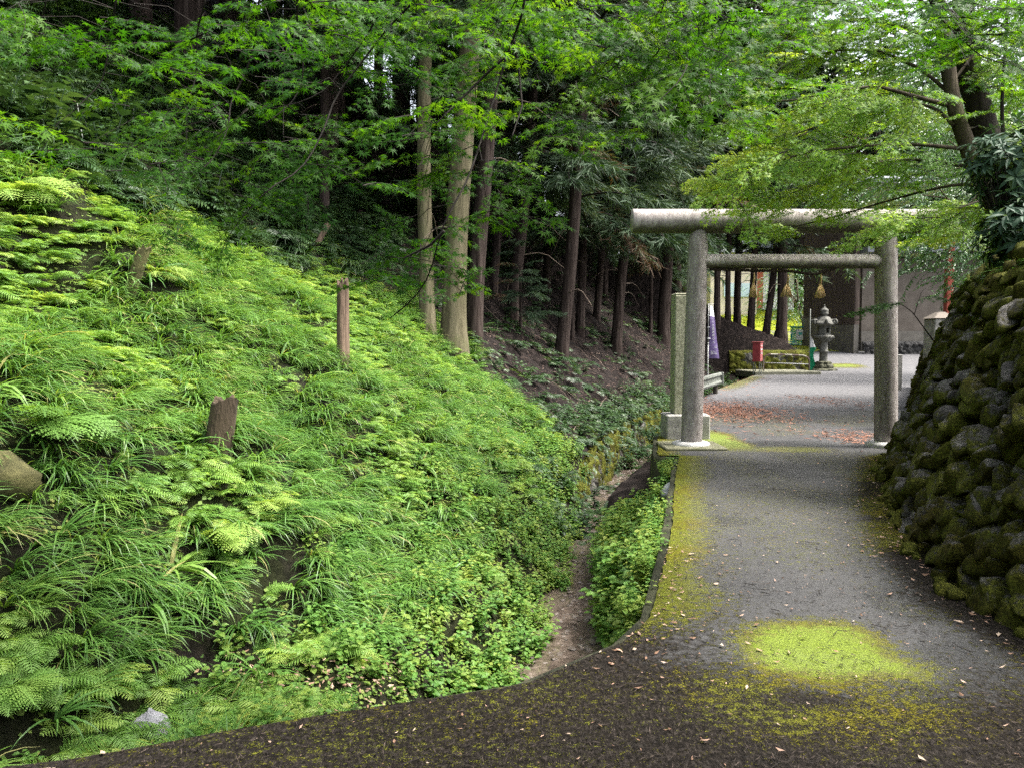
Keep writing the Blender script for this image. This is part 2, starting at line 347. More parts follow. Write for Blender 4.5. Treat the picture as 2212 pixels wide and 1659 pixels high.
far = sst(17.0, 19.5, Y + .3 * nz); wet = sst(.5, .66, fbm(X * .7 + 3, Y * .7, 41, 3)) * (1 - far)
m, t, n, l = nodes('road_asphalt')
asp = ramp(t, noise(t, 90, 4, .75), ((.3, (.016, .016, .0165)), (.55, (.042, .042, .0425)), (.75, (.10, .098, .098))))
asp = mixc(t, thr(t, noise(t, 1.1, 4, .6), .35, .7), asp, mixc(t, .5, asp, (.06, .0595, .0595)))
fine = noise(t, 130, 3, .7); mid = noise(t, 22, 5, .75)
asp = mixc(t, attr(t, 'far'), asp, ramp(t, noise(t, 4, 5, .7), ((.3, (.065, .066, .070)), (.7, (.125, .121, .124)))))
dcol = ramp(t, noise(t, 70, 5, .8, mapscale=(1, .45, 1)), ((.32, (.003, .0026, .0022)), (.52, (.012, .0098, .008)), (.7, (.05, .042, .036))))
dm = math_(t, 'MULTIPLY', thr(t, math_(t, 'ADD', attr(t, 'dirt_shade'), math_(t, 'MULTIPLY', math_(t, 'SUBTRACT', mid, .5), 1.3)), .25, .65), .94)
c = mixc(t, dm, asp, dcol)
mcol = ramp(t, fine, ((.3, (.022, .024, .006)), (.5, (.075, .080, .012)), (.72, (.17, .175, .03))))
mcol = mixc(t, thr(t, noise(t, 1.6, 3), .42, .62), mcol, mixc(t, 1.0, mcol, (1.0, .86, .62), 'MULTIPLY'))
mcol = mixc(t, thr(t, math_(t, 'ADD', attr(t, 'moss'), math_(t, 'MULTIPLY', math_(t, 'SUBTRACT', mid, .5), 1.2)), .7, 1.05), mcol, ramp(t, fine, ((.3, (.04, .055, .009)), (.5, (.11, .15, .017)), (.72, (.21, .27, .035)))))  # brighter green at the patch centre paints in light from the canopy gap
mm = thr(t, math_(t, 'ADD', attr(t, 'moss'), math_(t, 'ADD', math_(t, 'MULTIPLY', math_(t, 'SUBTRACT', mid, .5), 2.0), math_(t, 'MULTIPLY', math_(t, 'SUBTRACT', fine, .5), 1.6))), .36, .66)
c = mixc(t, mm, c, mcol)
rg = math_(t, 'SUBTRACT', .85, math_(t, 'MULTIPLY', attr(t, 'wet'), .48)); rg = math_(t, 'ADD', rg, math_(t, 'MULTIPLY', mm, .3), clamp=True)
hgt = math_(t, 'ADD', math_(t, 'MULTIPLY', fine, .35), math_(t, 'MULTIPLY', mm, math_(t, 'ADD', .4, fine)))
finish(m, t, c, rg, bump(t, hgt, .55, .012), math_(t, 'MULTIPLY', .35, math_(t, 'SUBTRACT', 1, dm))); M['road'] = m
mb = MB(); mb.add(np.stack([X, Y, Z], -1).reshape(-1, 3), [grid_faces(*X.shape)[:, ::-1]])
tag(mb.build('road', M['road'], None, True, {'moss': moss.ravel(), 'dirt_shade': dirt_shade.ravel(), 'far': far.ravel(), 'wet': wet.ravel()}), kind='structure')

# bank wall that carries the road above the stream
M['mosswall'] = simple('mossy_concrete', (.014, .018, .007), (.075, .075, .04), 5, .95, .8, bscale=22)
pts = np.array([(p[1], p[0]) for p in LE if 1.3 < p[0] < 35.2]); seg = []
for a, b in zip(pts[:-1], pts[1:]):
    nn = max(1, int(np.linalg.norm(b - a) / .12)); seg += [a + (b - a) * i / nn for i in range(nn)]
P = np.array(seg + [pts[-1]]); Tn = np.gradient(P, axis=0); Tn /= np.linalg.norm(Tn, axis=1)[:, None]; Nn = np.stack([-Tn[:, 1], Tn[:, 0]], 1)
zs = np.array((-.018, -.06, -.3, -.6, -.9, -1.2, -1.6)); rows = []
u = np.cumsum(np.concatenate([[0], np.linalg.norm(np.diff(P, axis=0), axis=1)]))
for zz in zs:
    o = .03 + .10 * (fbm(u * 3, np.full_like(u, zz * 3), 17, 3) - .5) * (zz < -.04) + .05 * max(0, -zz)
    q = P + Nn * o[:, None] if not np.isscalar(o) else P + Nn * o
    rows.append(np.column_stack([q, np.full(len(P), zz)]))
inn = P - Nn * .25; rows.insert(0, np.column_stack([inn, np.full(len(P), -.022)]))
mb = MB(); mb.add(np.array(rows).reshape(-1, 3), [grid_faces(len(rows), len(P))])
o = mb.build('stream_bank_wall', M['mosswall'], None, True)
tag(o, 'low mossy concrete wall holding the road edge above the stream', 'retaining wall')
# ---------------------------------------------------------------- plant templates: (verts, [faces], tint offsets)
def pack(mb): return (np.concatenate(mb.V), [np.concatenate([f for f, _ in mb.F if f.shape[1] == k]) for k in (3, 4) if any(f.shape[1] == k for f, _ in mb.F)], np.concatenate(mb.T))
def arc(e0, e1, n, L=1.0):
    t = np.linspace(0, 1, n); a = e0 + (e1 - e0) * t; d = L / (n - 1)
    r = np.concatenate([[0], np.cumsum(np.cos((a[:-1] + a[1:]) / 2)) * d]); z = np.concatenate([[0], np.cumsum(np.sin((a[:-1] + a[1:]) / 2)) * d])
    return t, r, z
def frond(mb, g, az, L, pairs=15, sub=0, e0=None, e1=None, tint=0.0, wide=.30):
    e0 = g.uniform(.75, 1.15) if e0 is None else e0; e1 = g.uniform(-.75, -.15) if e1 is None else e1
    nn = pairs + 3; t, r, z = arc(e0, e1, nn, L); side = g.uniform(-.25, .25)
    P = np.stack([r, side * r * t, z], 1); T = np.gradient(P, axis=0); T /= np.linalg.norm(T, axis=1)[:, None]
    S = np.cross(T, (0, 0, 1)); S /= np.linalg.norm(S, axis=1)[:, None]; U = np.cross(S, T)
    ca, sa = math.cos(az), math.sin(az); Rz = np.array(((ca, -sa, 0), (sa, ca, 0), (0, 0, 1)))
    w_ = .004 * L / .5; V = np.concatenate([P - S * w_, P + S * w_]); i = np.arange(nn - 1)
    mb.add(V @ Rz.T, [np.stack([i, i + 1, i + 1 + nn, i + nn], 1)], tint - .1)
    tw = g.uniform(-.3, .3)
    for sgn in (-1, 1):
        k = np.arange(3, nn - 1); tt = t[k]; q = (tt - t[3]) / (1 - t[3])
        ln = L * wide * np.clip(np.sin(np.pi * (.22 + .78 * q)) ** .8, .06, 1) * g.uniform(.85, 1.1, len(k))
        d = S[k] * sgn * .88 + T[k] * .45 + U[k] * (g.uniform(-.25, .1, len(k)) + sgn * tw)[:, None]; d /= np.linalg.norm(d, axis=1)[:, None]
        b = P[k]; hw = (L / nn * .42); tipz = np.array((0, 0, -.18))
        if not sub:
            mid = b + d * ln[:, None] * .4
            V = np.stack([b, mid + T[k] * hw, b + d * ln[:, None] + tipz * ln[:, None], mid - T[k] * hw], 1).reshape(-1, 3)
            mb.add(V @ Rz.T, [np.arange(len(k) * 4).reshape(-1, 4)], tint + np.repeat(.12 * q, 4) + g.uniform(-.04, .04))
        else:
            for j in range(sub):
                f = (j + .3) / sub; c = b + d * ln[:, None] * f + tipz * ln[:, None] * f * f; s_ = ln * .30 * (1 - f * .75)
                for sg in (-1, 1):
                    dd = T[k] * sg * .9 + d * .55
                    V = np.stack([c - d * (ln / sub * .42)[:, None], c + dd * s_[:, None] * .55 - d * (ln / sub * .1)[:, None], c + dd * s_[:, None], c + d * (ln / sub * .42)[:, None]], 1).reshape(-1, 3)
                    mb.add(V @ Rz.T, [np.arange(len(k) * 4).reshape(-1, 4)], tint + .1 * f)
def fern_tpl(seed, nf=7, pairs=14, sub=0, spread=1.3, L=1.0):
    g = np.random.default_rng(seed); mb = MB()
    for i in range(nf): frond(mb, g, g.normal(0, spread), L * g.uniform(.65, 1.1), pairs, sub, tint=g.uniform(-.1, .1))
    return pack(mb)
def blade(mb, g, az, L, wd, e0, e1, n=6, tint=0.0):
    t, r, z = arc(e0, e1, n, L); w_ = wd * np.clip(1.15 * (1 - t ** 2.2), .02, 1) * np.clip(.55 + t * 2, 0, 1)
    P = np.stack([r, 0 * r, z], 1); ca, sa = math.cos(az), math.sin(az); Rz = np.array(((ca, -sa, 0), (sa, ca, 0), (0, 0, 1)))
    tw = g.uniform(-.6, .6) * t; S = np.stack([0 * t, np.cos(tw), np.sin(tw)], 1)
    V = np.concatenate([P - S * w_[:, None], P + S * w_[:, None]]); i = np.arange(n - 1)
    mb.add(V @ Rz.T, [np.stack([i, i + 1, i + 1 + n, i + n], 1)], tint + np.concatenate([t, t]) * .08)
def sedge_tpl(seed, nb=18, wd=.016, spread=1.1, flat=0.0):
    g = np.random.default_rng(seed); mb = MB()
    for i in range(nb): blade(mb, g, g.normal(0, spread), g.uniform(.55, 1.1), wd * g.uniform(.7, 1.3), g.uniform(.8, 1.35) - flat, g.uniform(-1.0, -.1), tint=g.uniform(-.16, .16) + (.5 if g.random() < .05 else 0))
    return pack(mb)
def leaf4(mb, p, d, nrm, L, W, tint, fold=.25):
    """pointed oval leaf folded along its midrib"""
    d = d / np.linalg.norm(d); s = np.cross(nrm, d); s /= np.linalg.norm(s) + 1e-9; u = np.cross(d, s)
    V = [p, p + d * L * .3 + s * W + u * W * fold, p + d * L * .68 + s * W * .8 + u * W * fold * .6 - u * L * .04, p + d * L - u * L * .16, p + d * L * .68 - s * W * .8 + u * W * fold * .6 - u * L * .04, p + d * L * .3 - s * W + u * W * fold, p + d * L * .5 - u * L * .02]
    mb.add(V, [np.array([(0, 6, 1), (1, 6, 2), (2, 6, 3), (3, 6, 4), (4, 6, 5), (5, 6, 0)])], tint)
def weed_tpl(seed, stems=3, leaf=.13, wide=.045, h=1.0):
    g = np.random.default_rng(seed); mb = MB()
    for i in range(stems):
        a = g.uniform(0, 6.28); lean = g.uniform(.1, .55); hh = h * g.uniform(.6, 1.1); n = int(g.integers(4, 7))
        top = np.array((math.cos(a) * lean, math.sin(a) * lean, 1)) * hh
        tube(mb, [np.zeros(3), top * .5 + (0, 0, .04), top], (.012, .009, .005), 3, tint=-.3, caps=False)
        for k in range(n):
            f = .25 + .75 * k / (n - 1); p = top * f
            for q in range(2):
                az = a + k * 1.57 + q * 3.14 + g.uniform(-.4, .4); L = leaf * g.uniform(.7, 1.25) * (1.15 - .4 * f)
                d = np.array((math.cos(az), math.sin(az), g.uniform(-.15, .35)))
                leaf4(mb, p + d * .03, d, np.array((g.uniform(-.3, .3), g.uniform(-.3, .3), 1)), L * 2, wide * 2 * L / leaf, g.uniform(-.15, .15))
    return pack(mb)
def carpet_tpl(seed, n=26, r=.5):
    g = np.random.default_rng(seed); mb = MB()
    for i in range(n):
        q = math.sqrt(g.random()) * r; a = g.uniform(0, 6.28); p = np.array((math.cos(a) * q, math.sin(a) * q, g.uniform(.01, .16)))
        az = g.uniform(0, 6.28); d = np.array((math.cos(az), math.sin(az), g.uniform(-.3, .3))); L = g.uniform(.07, .14); s = np.cross((g.uniform(-.4, .4), g.uniform(-.4, .4), 1), d) * L * .38
        mb.add([p, p + d * L * .5 + s, p + d * L, p + d * L * .5 - s], [np.array([(0, 3, 2, 1)])], g.uniform(-.22, .22))
    return pack(mb)
FERN = [fern_tpl(s, 9, 16) for s in range(8)]; FERNL = [fern_tpl(40 + s, 5, 10) for s in range(4)]; FERNX = [fern_tpl(60 + s, 8, 17, 5, 1.0) for s in range(4)]
SEDGE = [sedge_tpl(s, 28, .0125, .75) for s in range(8)]; SEDGEW = [sedge_tpl(20 + s, 14, .022, .9) for s in range(4)]
WEED = [weed_tpl(s) for s in range(6)]; CARPET = [carpet_tpl(s) for s in range(5)]

def scatter(n, x0, x1, y0, y1, dens, vmin=(-150, -150), vmax=(2360, 1800)):
    x = rng.uniform(x0, x1, n); y = rng.uniform(y0, y1, n)
    k = rng.random(n) < dens(x, y); x, y = x[k], y[k]; z = terrain(x, y)
    a, b, d = proj(np.stack([x, y, z], -1)); k = (a > vmin[0]) & (a < vmax[0]) & (b > vmin[1]) & (b < vmax[1])
    return np.stack([x, y, z], -1)[k]
def place(mb, tpls, P, size, tint, spread=.8, upw=.6, mat=0, down=True):
    if not len(P): return
    nrm = gnormal(P[:, 0], P[:, 1]); up = nrm * (1 - upw) + np.array((0, 0, upw))
    d = nrm[:, :2] + rng.normal(0, .02, (len(P), 2)); a = np.arctan2(d[:, 1], d[:, 0]) if down else np.zeros(len(P))
    a = a + (rng.normal(0, spread, len(P)) if down else rng.uniform(0, 6.28, len(P)))
    Mx = basis(np.stack([np.cos(a), np.sin(a), np.zeros(len(P))], -1), up) * np.asarray(size)[:, None, None]
    which = rng.integers(0, len(tpls), len(P)); P = P - nrm * .03
    for i, tp in enumerate(tpls):
        k = which == i; mb.inst(tp, Mx[k], P[k], np.asarray(tint)[k], mat)
def slope_s(x, y): return lb(y) - x
def litmask(x, y):
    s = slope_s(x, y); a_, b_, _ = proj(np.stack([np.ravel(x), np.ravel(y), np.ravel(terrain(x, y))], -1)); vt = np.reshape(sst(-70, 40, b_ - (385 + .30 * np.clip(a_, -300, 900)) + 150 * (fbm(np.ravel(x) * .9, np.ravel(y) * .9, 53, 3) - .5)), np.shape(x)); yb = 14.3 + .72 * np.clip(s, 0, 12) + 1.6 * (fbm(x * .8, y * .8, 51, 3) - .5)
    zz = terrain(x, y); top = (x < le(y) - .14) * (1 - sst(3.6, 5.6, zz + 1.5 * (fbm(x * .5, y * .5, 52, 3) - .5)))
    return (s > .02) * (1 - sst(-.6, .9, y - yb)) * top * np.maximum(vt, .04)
def vblob(x, y, *bl):
    a, b, _ = proj(np.stack([np.ravel(x), np.ravel(y), np.ravel(terrain(x, y))], -1)); r = 0
    for cx, cy_, rx_, ry_, w_ in bl: r = r + w_ * np.exp(-((a - cx) / rx_) ** 2 - ((b - cy_) / ry_) ** 2)
    return np.reshape(r, np.shape(x))
def fn(x, y): return fbm(x * .8 + 2, y * .8, 61, 3) + vblob(x, y, (560, 700, 420, 170, .16), (620, 1080, 480, 170, -.16), (60, 800, 200, 160, -.15), (80, 480, 160, 90, .2), (460, 1150, 130, 90, .2), (130, 1250, 240, 150, -.3))
def bare(x, y): return np.clip(1 - vblob(x, y, (440, 1370, 240, 70, .7), (760, 1480, 240, 90, .8), (330, 1530, 250, 60, .6)), 0, 1)
clump = lambda x, y, k: sst(.36, .56, fbm(x * 2.6 + k, y * 2.6, 54 + k, 2))
def d_fern(x, y):
    s = slope_s(x, y); return litmask(x, y) * (sst(.46, .58, fn(x, y)) * .92 + .05) * sst(.5, 1.4, s) * bare(x, y) * (.45 + .55 * clump(x, y, 0))
def d_sedge(x, y):
    s = slope_s(x, y); return litmask(x, y) * (1 - .85 * sst(.46, .58, fn(x, y))) * sst(.8, 1.6, s) * bare(x, y) * (.4 + .6 * clump(x, y, 3))
def d_weed(x, y):
    s = slope_s(x, y); return litmask(x, y) * (1 - sst(1.0, 2.4, s + (fbm(x, y, 66, 2) - .5))) * .9 * bare(x, y)
def put_stuff(name, label, cat, matn, fill):
    mb = MB(); fill(mb); return tag(mb.build(name, M[matn]), label, cat, kind='stuff')
def fill_fern(mb):
    P = scatter(27000, -13, 2.5, 2.9, 21, d_fern); place(mb, FERN, P, rng.uniform(.16, .35, len(P)), np.clip(rng.normal(.55, .2, len(P)), 0, 1), .6, .8)
put_stuff('fern_undergrowth', 'bright green ferns covering the open sunlit slope', 'ferns', 'fern', fill_fern)
def fill_sedge(mb):
    P = scatter(25000, -13, 2.5, 2.9, 21, d_sedge); place(mb, SEDGE, P, rng.uniform(.24, .52, len(P)), np.clip(rng.normal(.50, .16, len(P)), 0, .85), .42, .85)
    P = scatter(900, -12, 2.5, 3, 18, lambda x, y: d_sedge(x, y) * .8 + d_fern(x, y) * .3); place(mb, SEDGEW, P, rng.uniform(.34, .60, len(P)), np.clip(rng.normal(.5, .15, len(P)), 0, .85), .5)
put_stuff('sedge_grass', 'long arching glossy blades draping down the open slope', 'grass', 'sedge', fill_sedge)
def fill_weed(mb):
    P = scatter(11000, -5, 3, 3, 19, d_weed); place(mb, WEED, P, rng.uniform(.13, .30, len(P)), np.clip(rng.normal(.55, .2, len(P)), 0, 1), upw=.8, down=False)
    # the strip between the stream and the road wall
    def strip(x, y):
        sr = np.interp(y, SR[:, 0], SR[:, 1]); L = le(y); return (x > sr + .02) * (x < L - .02) * (y < 10.4) * (y > 4.2) * .9
    P = scatter(5200, .4, 2.2, 4, 10.4, strip); P[:, 2] += rng.uniform(0, .12, len(P)) * sst(.05, .5, P[:, 0] - np.interp(P[:, 1], SR[:, 0], SR[:, 1])); place(mb, WEED, P, rng.uniform(.14, .42, len(P)), np.clip(rng.normal(.6, .18, len(P)), 0, 1), upw=.9, down=False)
    def edge(x, y): return (np.abs(le(y) - .10 - x) < .09) * (y > 4.3) * (y < 10.1) * sst(.4, .6, fbm(x * 2, y * 1.6, 14, 2))
    P = scatter(9000, .5, 2.2, 4, 10.2, edge); P[:, 2] = rng.uniform(-.55, -.06, len(P)); place(mb, WEED, P, rng.uniform(.08, .2, len(P)), np.clip(rng.normal(.6, .2, len(P)), 0, 1), upw=.9, down=False)
put_stuff('streamside_weeds', 'low leafy weeds crowding both banks of the little stream', 'weeds', 'weed', fill_weed)
def fill_carpet(mb):
    P = scatter(9000, -6, 3, 2.9, 18, lambda x, y: (slope_s(x, y) > .05) * (litmask(x, y) > .3) * (1 - .62 * sst(1.2, 2.4, slope_s(x, y))) * np.clip(1 - vblob(x, y, (420, 1380, 260, 90, .9)), 0, 1)); place(mb, CARPET, P, rng.uniform(.22, .42, len(P)), np.clip(rng.normal(.5, .2, len(P)), 0, 1), upw=.2, down=False)
put_stuff('ground_cover', 'creeping yellow green ground cover with tiny leaves on the bank', 'ground cover', 'carpet', fill_carpet)
def fill_under(mb):
    def dd(x, y):
        s = slope_s(x, y); f = fbm(x * .5, y * .5, 71, 3)
        return (s > .1) * (litmask(x, y) < .35) * (y > 8) * np.clip(.14 + .5 * (terrain(x, y) > 3.0) * (y < 22) + .4 * (s < 4.5) * (y < 24) + .9 * sst(.5, .68, f) + .5 * (1 - sst(.3, 1.6, s)), 0, 1)
    P = scatter(7500, -26, 11, 8, 44, dd); place(mb, FERNL, P, rng.uniform(.25, .6, len(P)), np.clip(rng.normal(.45, .2, len(P)), 0, 1), .9)
    P = scatter(4200, -26, 11, 8, 44, lambda x, y: dd(x, y) * .8); place(mb, WEED, P, rng.uniform(.15, .4, len(P)), np.clip(rng.normal(.4, .2, len(P)), 0, 1), upw=.7, down=False)
    P = scatter(9000, -20, -3, 9, 23, lambda x, y: (litmask(x, y) < .4) * (terrain(x, y) > 2.4) * .85); place(mb, FERNL + SEDGE[:3], P, rng.uniform(.3, .75, len(P)), np.clip(rng.normal(.4, .2, len(P)), 0, 1), .9)
    # plants hanging along the foot of the far bank wall
    P = scatter(5200, -1, 11, 11, 36.5, lambda x, y: (np.abs(slope_s(x, y) - .35) < .8) * .85); place(mb, FERNL + WEED[:2], P, rng.uniform(.2, .5, len(P)), np.clip(rng.normal(.5, .2, len(P)), 0, 1), .9)
    # fringe between the road edge and the stream beyond the gate
    P = scatter(2500, 2, 12, 12.6, 34, lambda x, y: (x > np.interp(y, SR[:, 0], SR[:, 1]) + .05) * (x < le(y) - .05)); P[:, 2] += rng.uniform(.2, .9, len(P)); place(mb, WEED + FERNL[:1], P, rng.uniform(.2, .4, len(P)), np.clip(rng.normal(.45, .2, len(P)), 0, 1), upw=.9, down=False)
put_stuff('forest_undergrowth', 'sparse ferns and seedlings on the dim forest floor', 'undergrowth', 'under', fill_under)
def fill_bush(mb):
    """taller broadleaf growth high on the dark slope"""
    P = scatter(4200, -30, 0, 9, 34, lambda x, y: (litmask(x, y) < .25) * (terrain(x, y) > 3.4) * sst(.42, .58, fbm(x * .35, y * .35, 77, 3)))
    place(mb, WEED, P, rng.uniform(.35, 1.1, len(P)), np.clip(rng.normal(.4, .22, len(P)), 0, 1), upw=.9, down=False)
put_stuff('slope_thicket', 'dark broadleaf thicket high on the shaded slope', 'thicket', 'under', fill_bush)
def fill_dead(mb):
    P = scatter(1500, -26, 12, 9, 44, lambda x, y: (slope_s(x, y) > .5) * (litmask(x, y) < .3) * .8)
    for p in P:
        a = rng.uniform(0, 6.28); L = rng.uniform(.2, 1.1); d = np.array((math.cos(a), math.sin(a), 0)) * L
        q = p + d; q[2] = terrain(q[0], q[1]) + .05; mid = (p + q) / 2 + (0, 0, rng.uniform(.03, .12)); tube(mb, [p + (0, 0, .03), mid, q], (.010, .008, .004), 3, tint=rng.random(), caps=False)
put_stuff('fallen_twigs', 'dead twigs and cedar sprays littering the forest floor', 'twigs', 'dead', fill_dead)

M['needles'] = leafmat('needle_litter', ((0, (.012, .008, .007)), (.6, (.045, .030, .025)), (1, (.12, .085, .07))), .0, .9, .1)
def fill_needles(mb):
    P = scatter(60000, -20, 15, 9, 44, lambda x, y: ((slope_s(x, y) > .3) * (litmask(x, y) < .4)) * 1.0); k = len(P); a_ = rng.uniform(0, 6.28, k)
    tp = pack(MB().add([(-.5, 0, .02), (-.1, .07, .05), (.5, 0, .0), (-.1, -.07, .05)], [np.array([(0, 3, 2, 1)])]))
    mb.inst(tp, basis(np.stack([np.cos(a_), np.sin(a_), 0 * a_], -1), gnormal(P[:, 0], P[:, 1]) + rng.normal(0, .35, (k, 3))) * rng.uniform(.06, .20, k)[:, None, None], P + (0, 0, .02), rng.random(k))
put_stuff('needle_litter', 'brown cedar litter thick on the shaded slope and mound', 'litter', 'needles', fill_needles)
# single plants that stand out
G1 = 'large single ferns on the bank'; G2 = 'grass tufts by the stream'
def single(name, tpl, vx, vy, size, matn, label, cat, group=None, rot=None, tint=.5, lift=0.0, depth=None):
    p = hit(vx, vy) if depth is None else at(vx, vy, depth); mb = MB(); n_ = gnormal(p[:1], p[1:2])[0]
    a = math.atan2(n_[1], n_[0]) if rot is None else rot
    mb.inst(tpl, basis(np.array([[math.cos(a), math.sin(a), 0]]), (n_ * .35 + np.array((0, 0, .65)))[None]) * size, np.zeros((1, 3)), np.array([tint]))
    o = mb.build(name, M[matn]); o.location = p + np.array((0, 0, lift)); return tag(o, label, cat, group)
single('fern', FERNX[0], 5, 440, .8, 'fern', 'large pale fern with broad fronds at the left edge high on the slope', 'fern', G1, 0.0, .75)
single('fern', FERNX[1], 95, 935, .62, 'fern', 'vivid dark green fern drooping beside the mossy log', 'fern', G1, -.5, .25)
single('fern', FERNX[2], 30, 1540, .32, 'fern', 'big fern spreading its fronds toward the road in the lower left corner', 'fern', G1, 0.1, .55, .12)
single('fern', FERNX[3], -10, 1590, .32, 'fern', 'fern at the very bottom left corner beside the dark road edge', 'fern', G1, -.2, .3, .1)
single('fern', FERNX[1], 455, 1170, .45, 'fern', 'pale yellow green fern hanging over the dark hollow below the split post', 'fern', G1, -.3, .8)
single('fern', FERNX[2], 560, 1100, .4, 'fern', 'light green fern midway down the slope right of the split post', 'fern', G1, -.1, .85)
single('fern', FERNX[0], 330, 600, .45, 'fern', 'yellowing fern beside the tilted mossy stump', 'fern', G1, -.2, .95)
single('fern', FERNX[3], 700, 1130, .36, 'fern', 'narrow fern among long grass above the yellow bank', 'fern', G1, -.2, .7)
single('grass_tuft', SEDGEW[0], 722, 1352, .42, 'sedge', 'clump of broad strap leaves on the mossy ledge above the stream', 'grass tuft', G2, -.2, .55)
single('grass_tuft', SEDGEW[1], 690, 1340, .40, 'sedge', 'smaller strap leaf clump left of the broad one on the mossy ledge', 'grass tuft', G2, 2.6, .5)
single('grass_tuft', sedge_tpl(71, 30, .012, .5, .5), 1205, 1262, .24, 'sedge', 'stiff little grass tuft leaning over the stream from its left side', 'grass tuft', G2, .1, .7, .1)
single('grass_tuft', sedge_tpl(72, 34, .012, .6, .5), 1290, 1200, .26, 'sedge', 'dense grass tuft drooping into the stream from the road side', 'grass tuft', G2, -1.9, .6, .12)
single('grass_tuft', sedge_tpl(73, 26, .010, .7, .5), 1322, 1300, .16, 'sedge', 'small straw coloured grass tuft under the weeds by the water', 'grass tuft', G2, -2.2, 1.0, .12)
single('bamboo_grass', SEDGEW[2], 120, 1600, .34, 'sedge', 'pale bluish strap leaves arching at the lower left', 'grass tuft', G2, .2, .3, .1)
# ---------------------------------------------------------------- built things
def stone_wall(mb, base, H, batter, cell, seed, res=.02, rough=.13, top=.5):
    """laid stones as real relief along a foot line (x, y): returns grid, moss mask"""
    g = np.random.default_rng(seed); base = np.asarray(base, float)
    t = np.concatenate([[0], np.cumsum(np.linalg.norm(np.diff(base, axis=0), axis=1))]); nu = int(t[-1] / res); u = np.linspace(0, t[-1], nu)
    B = np.stack([np.interp(u, t, base[:, i]) for i in (0, 1)], 1)
    for _ in range(int(.12 / res)): B[1:-1] = (B[:-2] + 2 * B[1:-1] + B[2:]) / 4
    Tn = np.gradient(B, axis=0); Tn /= np.linalg.norm(Tn, axis=1)[:, None]; Nn = np.stack([-Tn[:, 1], Tn[:, 0]], 1)
    for _ in range(int(.8 / res)): Nn[1:-1] = (Nn[:-2] + 2 * Nn[1:-1] + Nn[2:]) / 4
    Hu = H(u) if callable(H) else np.full(nu, H); nv = int(Hu.max() / res); v = np.linspace(-.08, 1, nv)
    U, Vv = np.meshgrid(u, v, indexing='ij'); Hm = Vv * Hu[:, None]
    wu = U + .10 * (fbm(U * 3, Hm * 3, seed, 3) - .5); wv = Hm + .10 * (fbm(U * 3 + 9, Hm * 3, seed + 1, 3) - .5)
    A = np.array(((1.25, .45), (-.45, .85))) / cell; q = np.stack([wu, wv], -1) @ A.T
    i0 = np.floor(q).astype(int); f1 = np.full(U.shape, 9.); f2 = f1.copy(); idn = np.zeros(U.shape); tx = np.zeros(U.shape); ty = np.zeros(U.shape)
    for a in (-1, 0, 1):
        for b in (-1, 0, 1):
            ix, iy = i0[..., 0] + a, i0[..., 1] + b; px = ix + .1 + .8 * _h(ix, iy, seed); py = iy + .1 + .8 * _h(ix, iy, seed + 5); dx, dy_ = q[..., 0] - px, q[..., 1] - py
            d = np.hypot(dx, dy_) * (.85 + .3 * _h(ix, iy, seed + 8)); nw = d < f1; f2 = np.where(nw, f1, np.minimum(f2, d)); idn = np.where(nw, _h(ix, iy, seed + 2), idn); tx = np.where(nw, dx, tx); ty = np.where(nw, dy_, ty); f1 = np.where(nw, d, f1)
    edge = np.clip((f2 - f1) / .22, 0, 1) ** .8
    dsp = rough * (edge - .75) + rough * 1.1 * (idn - .5) * edge + rough * .9 * edge * (tx * (np.modf(idn * 17)[0] - .5) + ty * (np.modf(idn * 31)[0] - .3)) + rough * (.95 * (np.abs(fbm(U * 4, Hm * 3.4, seed + 3, 4) - .5) * 2 - .25) + .5 * (fbm(U * 9 + Hm * 4, Hm * 7, seed + 14, 4) - .5) + .32 * (fbm(U * 24, Hm * 20, seed + 4, 3) - .5))
    if top: Bt = sst(1 - .12, 1.0, Vv); dsp = dsp * (1 - Bt * .5) - Bt * .10
    off = dsp - batter * Vv * Hu[:, None] / max(Hu.max(), .1)
    P = np.stack([B[:, None, 0] + Nn[:, None, 0] * off, B[:, None, 1] + Nn[:, None, 1] * off, Hm + .06 * (fbm(U * 5, Hm * 5, seed + 6, 3) - .5) * (Vv > .02)], -1)
    ms = fbm(U * 1.3, Hm * 1.3, seed + 7, 4) + .25 * (edge - .5) + .18 * (fbm(U * 9, Hm * 9, seed + 9, 3) - .5) + .25 * sst(.8, 1, Vv)
    if top:   # turn back over the top into the bank
        lip = P[:, -1:, :].copy(); ext = [lip]
        for k_, (bk, dz) in enumerate(((.15, .03), (.45, .02), (.9, -.06))):
            e = lip.copy(); e[..., 0] -= Nn[:, None, 0] * bk; e[..., 1] -= Nn[:, None, 1] * bk; e[..., 2] += dz + .03 * fbm(u * 3, u * 0 + k_, 3)[:, None]; ext.append(e)
        P = np.concatenate([P] + ext[1:], 1); ms = np.concatenate([ms] + [ms[:, -1:] * 0 + .75] * 3, 1); idn = np.concatenate([idn] + [idn[:, -1:]] * 3, 1)
    mb.add(P.reshape(-1, 3), [grid_faces(P.shape[0], P.shape[1])], idn.ravel())
    return P, ms, Nn
m, t, n, l = nodes('mossy_stone')
st = mixc(t, thr(t, noise(t, 3.5, 5, .7), .35, .7), (.020, .019, .018), (.19, .185, .175))
st = mixc(t, math_(t, 'MULTIPLY', attr(t, 'tint'), .8), st, mixc(t, thr(t, noise(t, 18, 5, .75), .38, .65), (.035, .033, .03), (.24, .23, .215)))
mo = ramp(t, noise(t, 55, 4, .75), ((.3, (.018, .021, .005)), (.52, (.095, .105, .015)), (.75, (.23, .24, .03))))
mo = mixc(t, thr(t, noise(t, 2.2, 3), .4, .65), mo, mixc(t, 1.0, mo, (.55, .45, .45), 'MULTIPLY'))
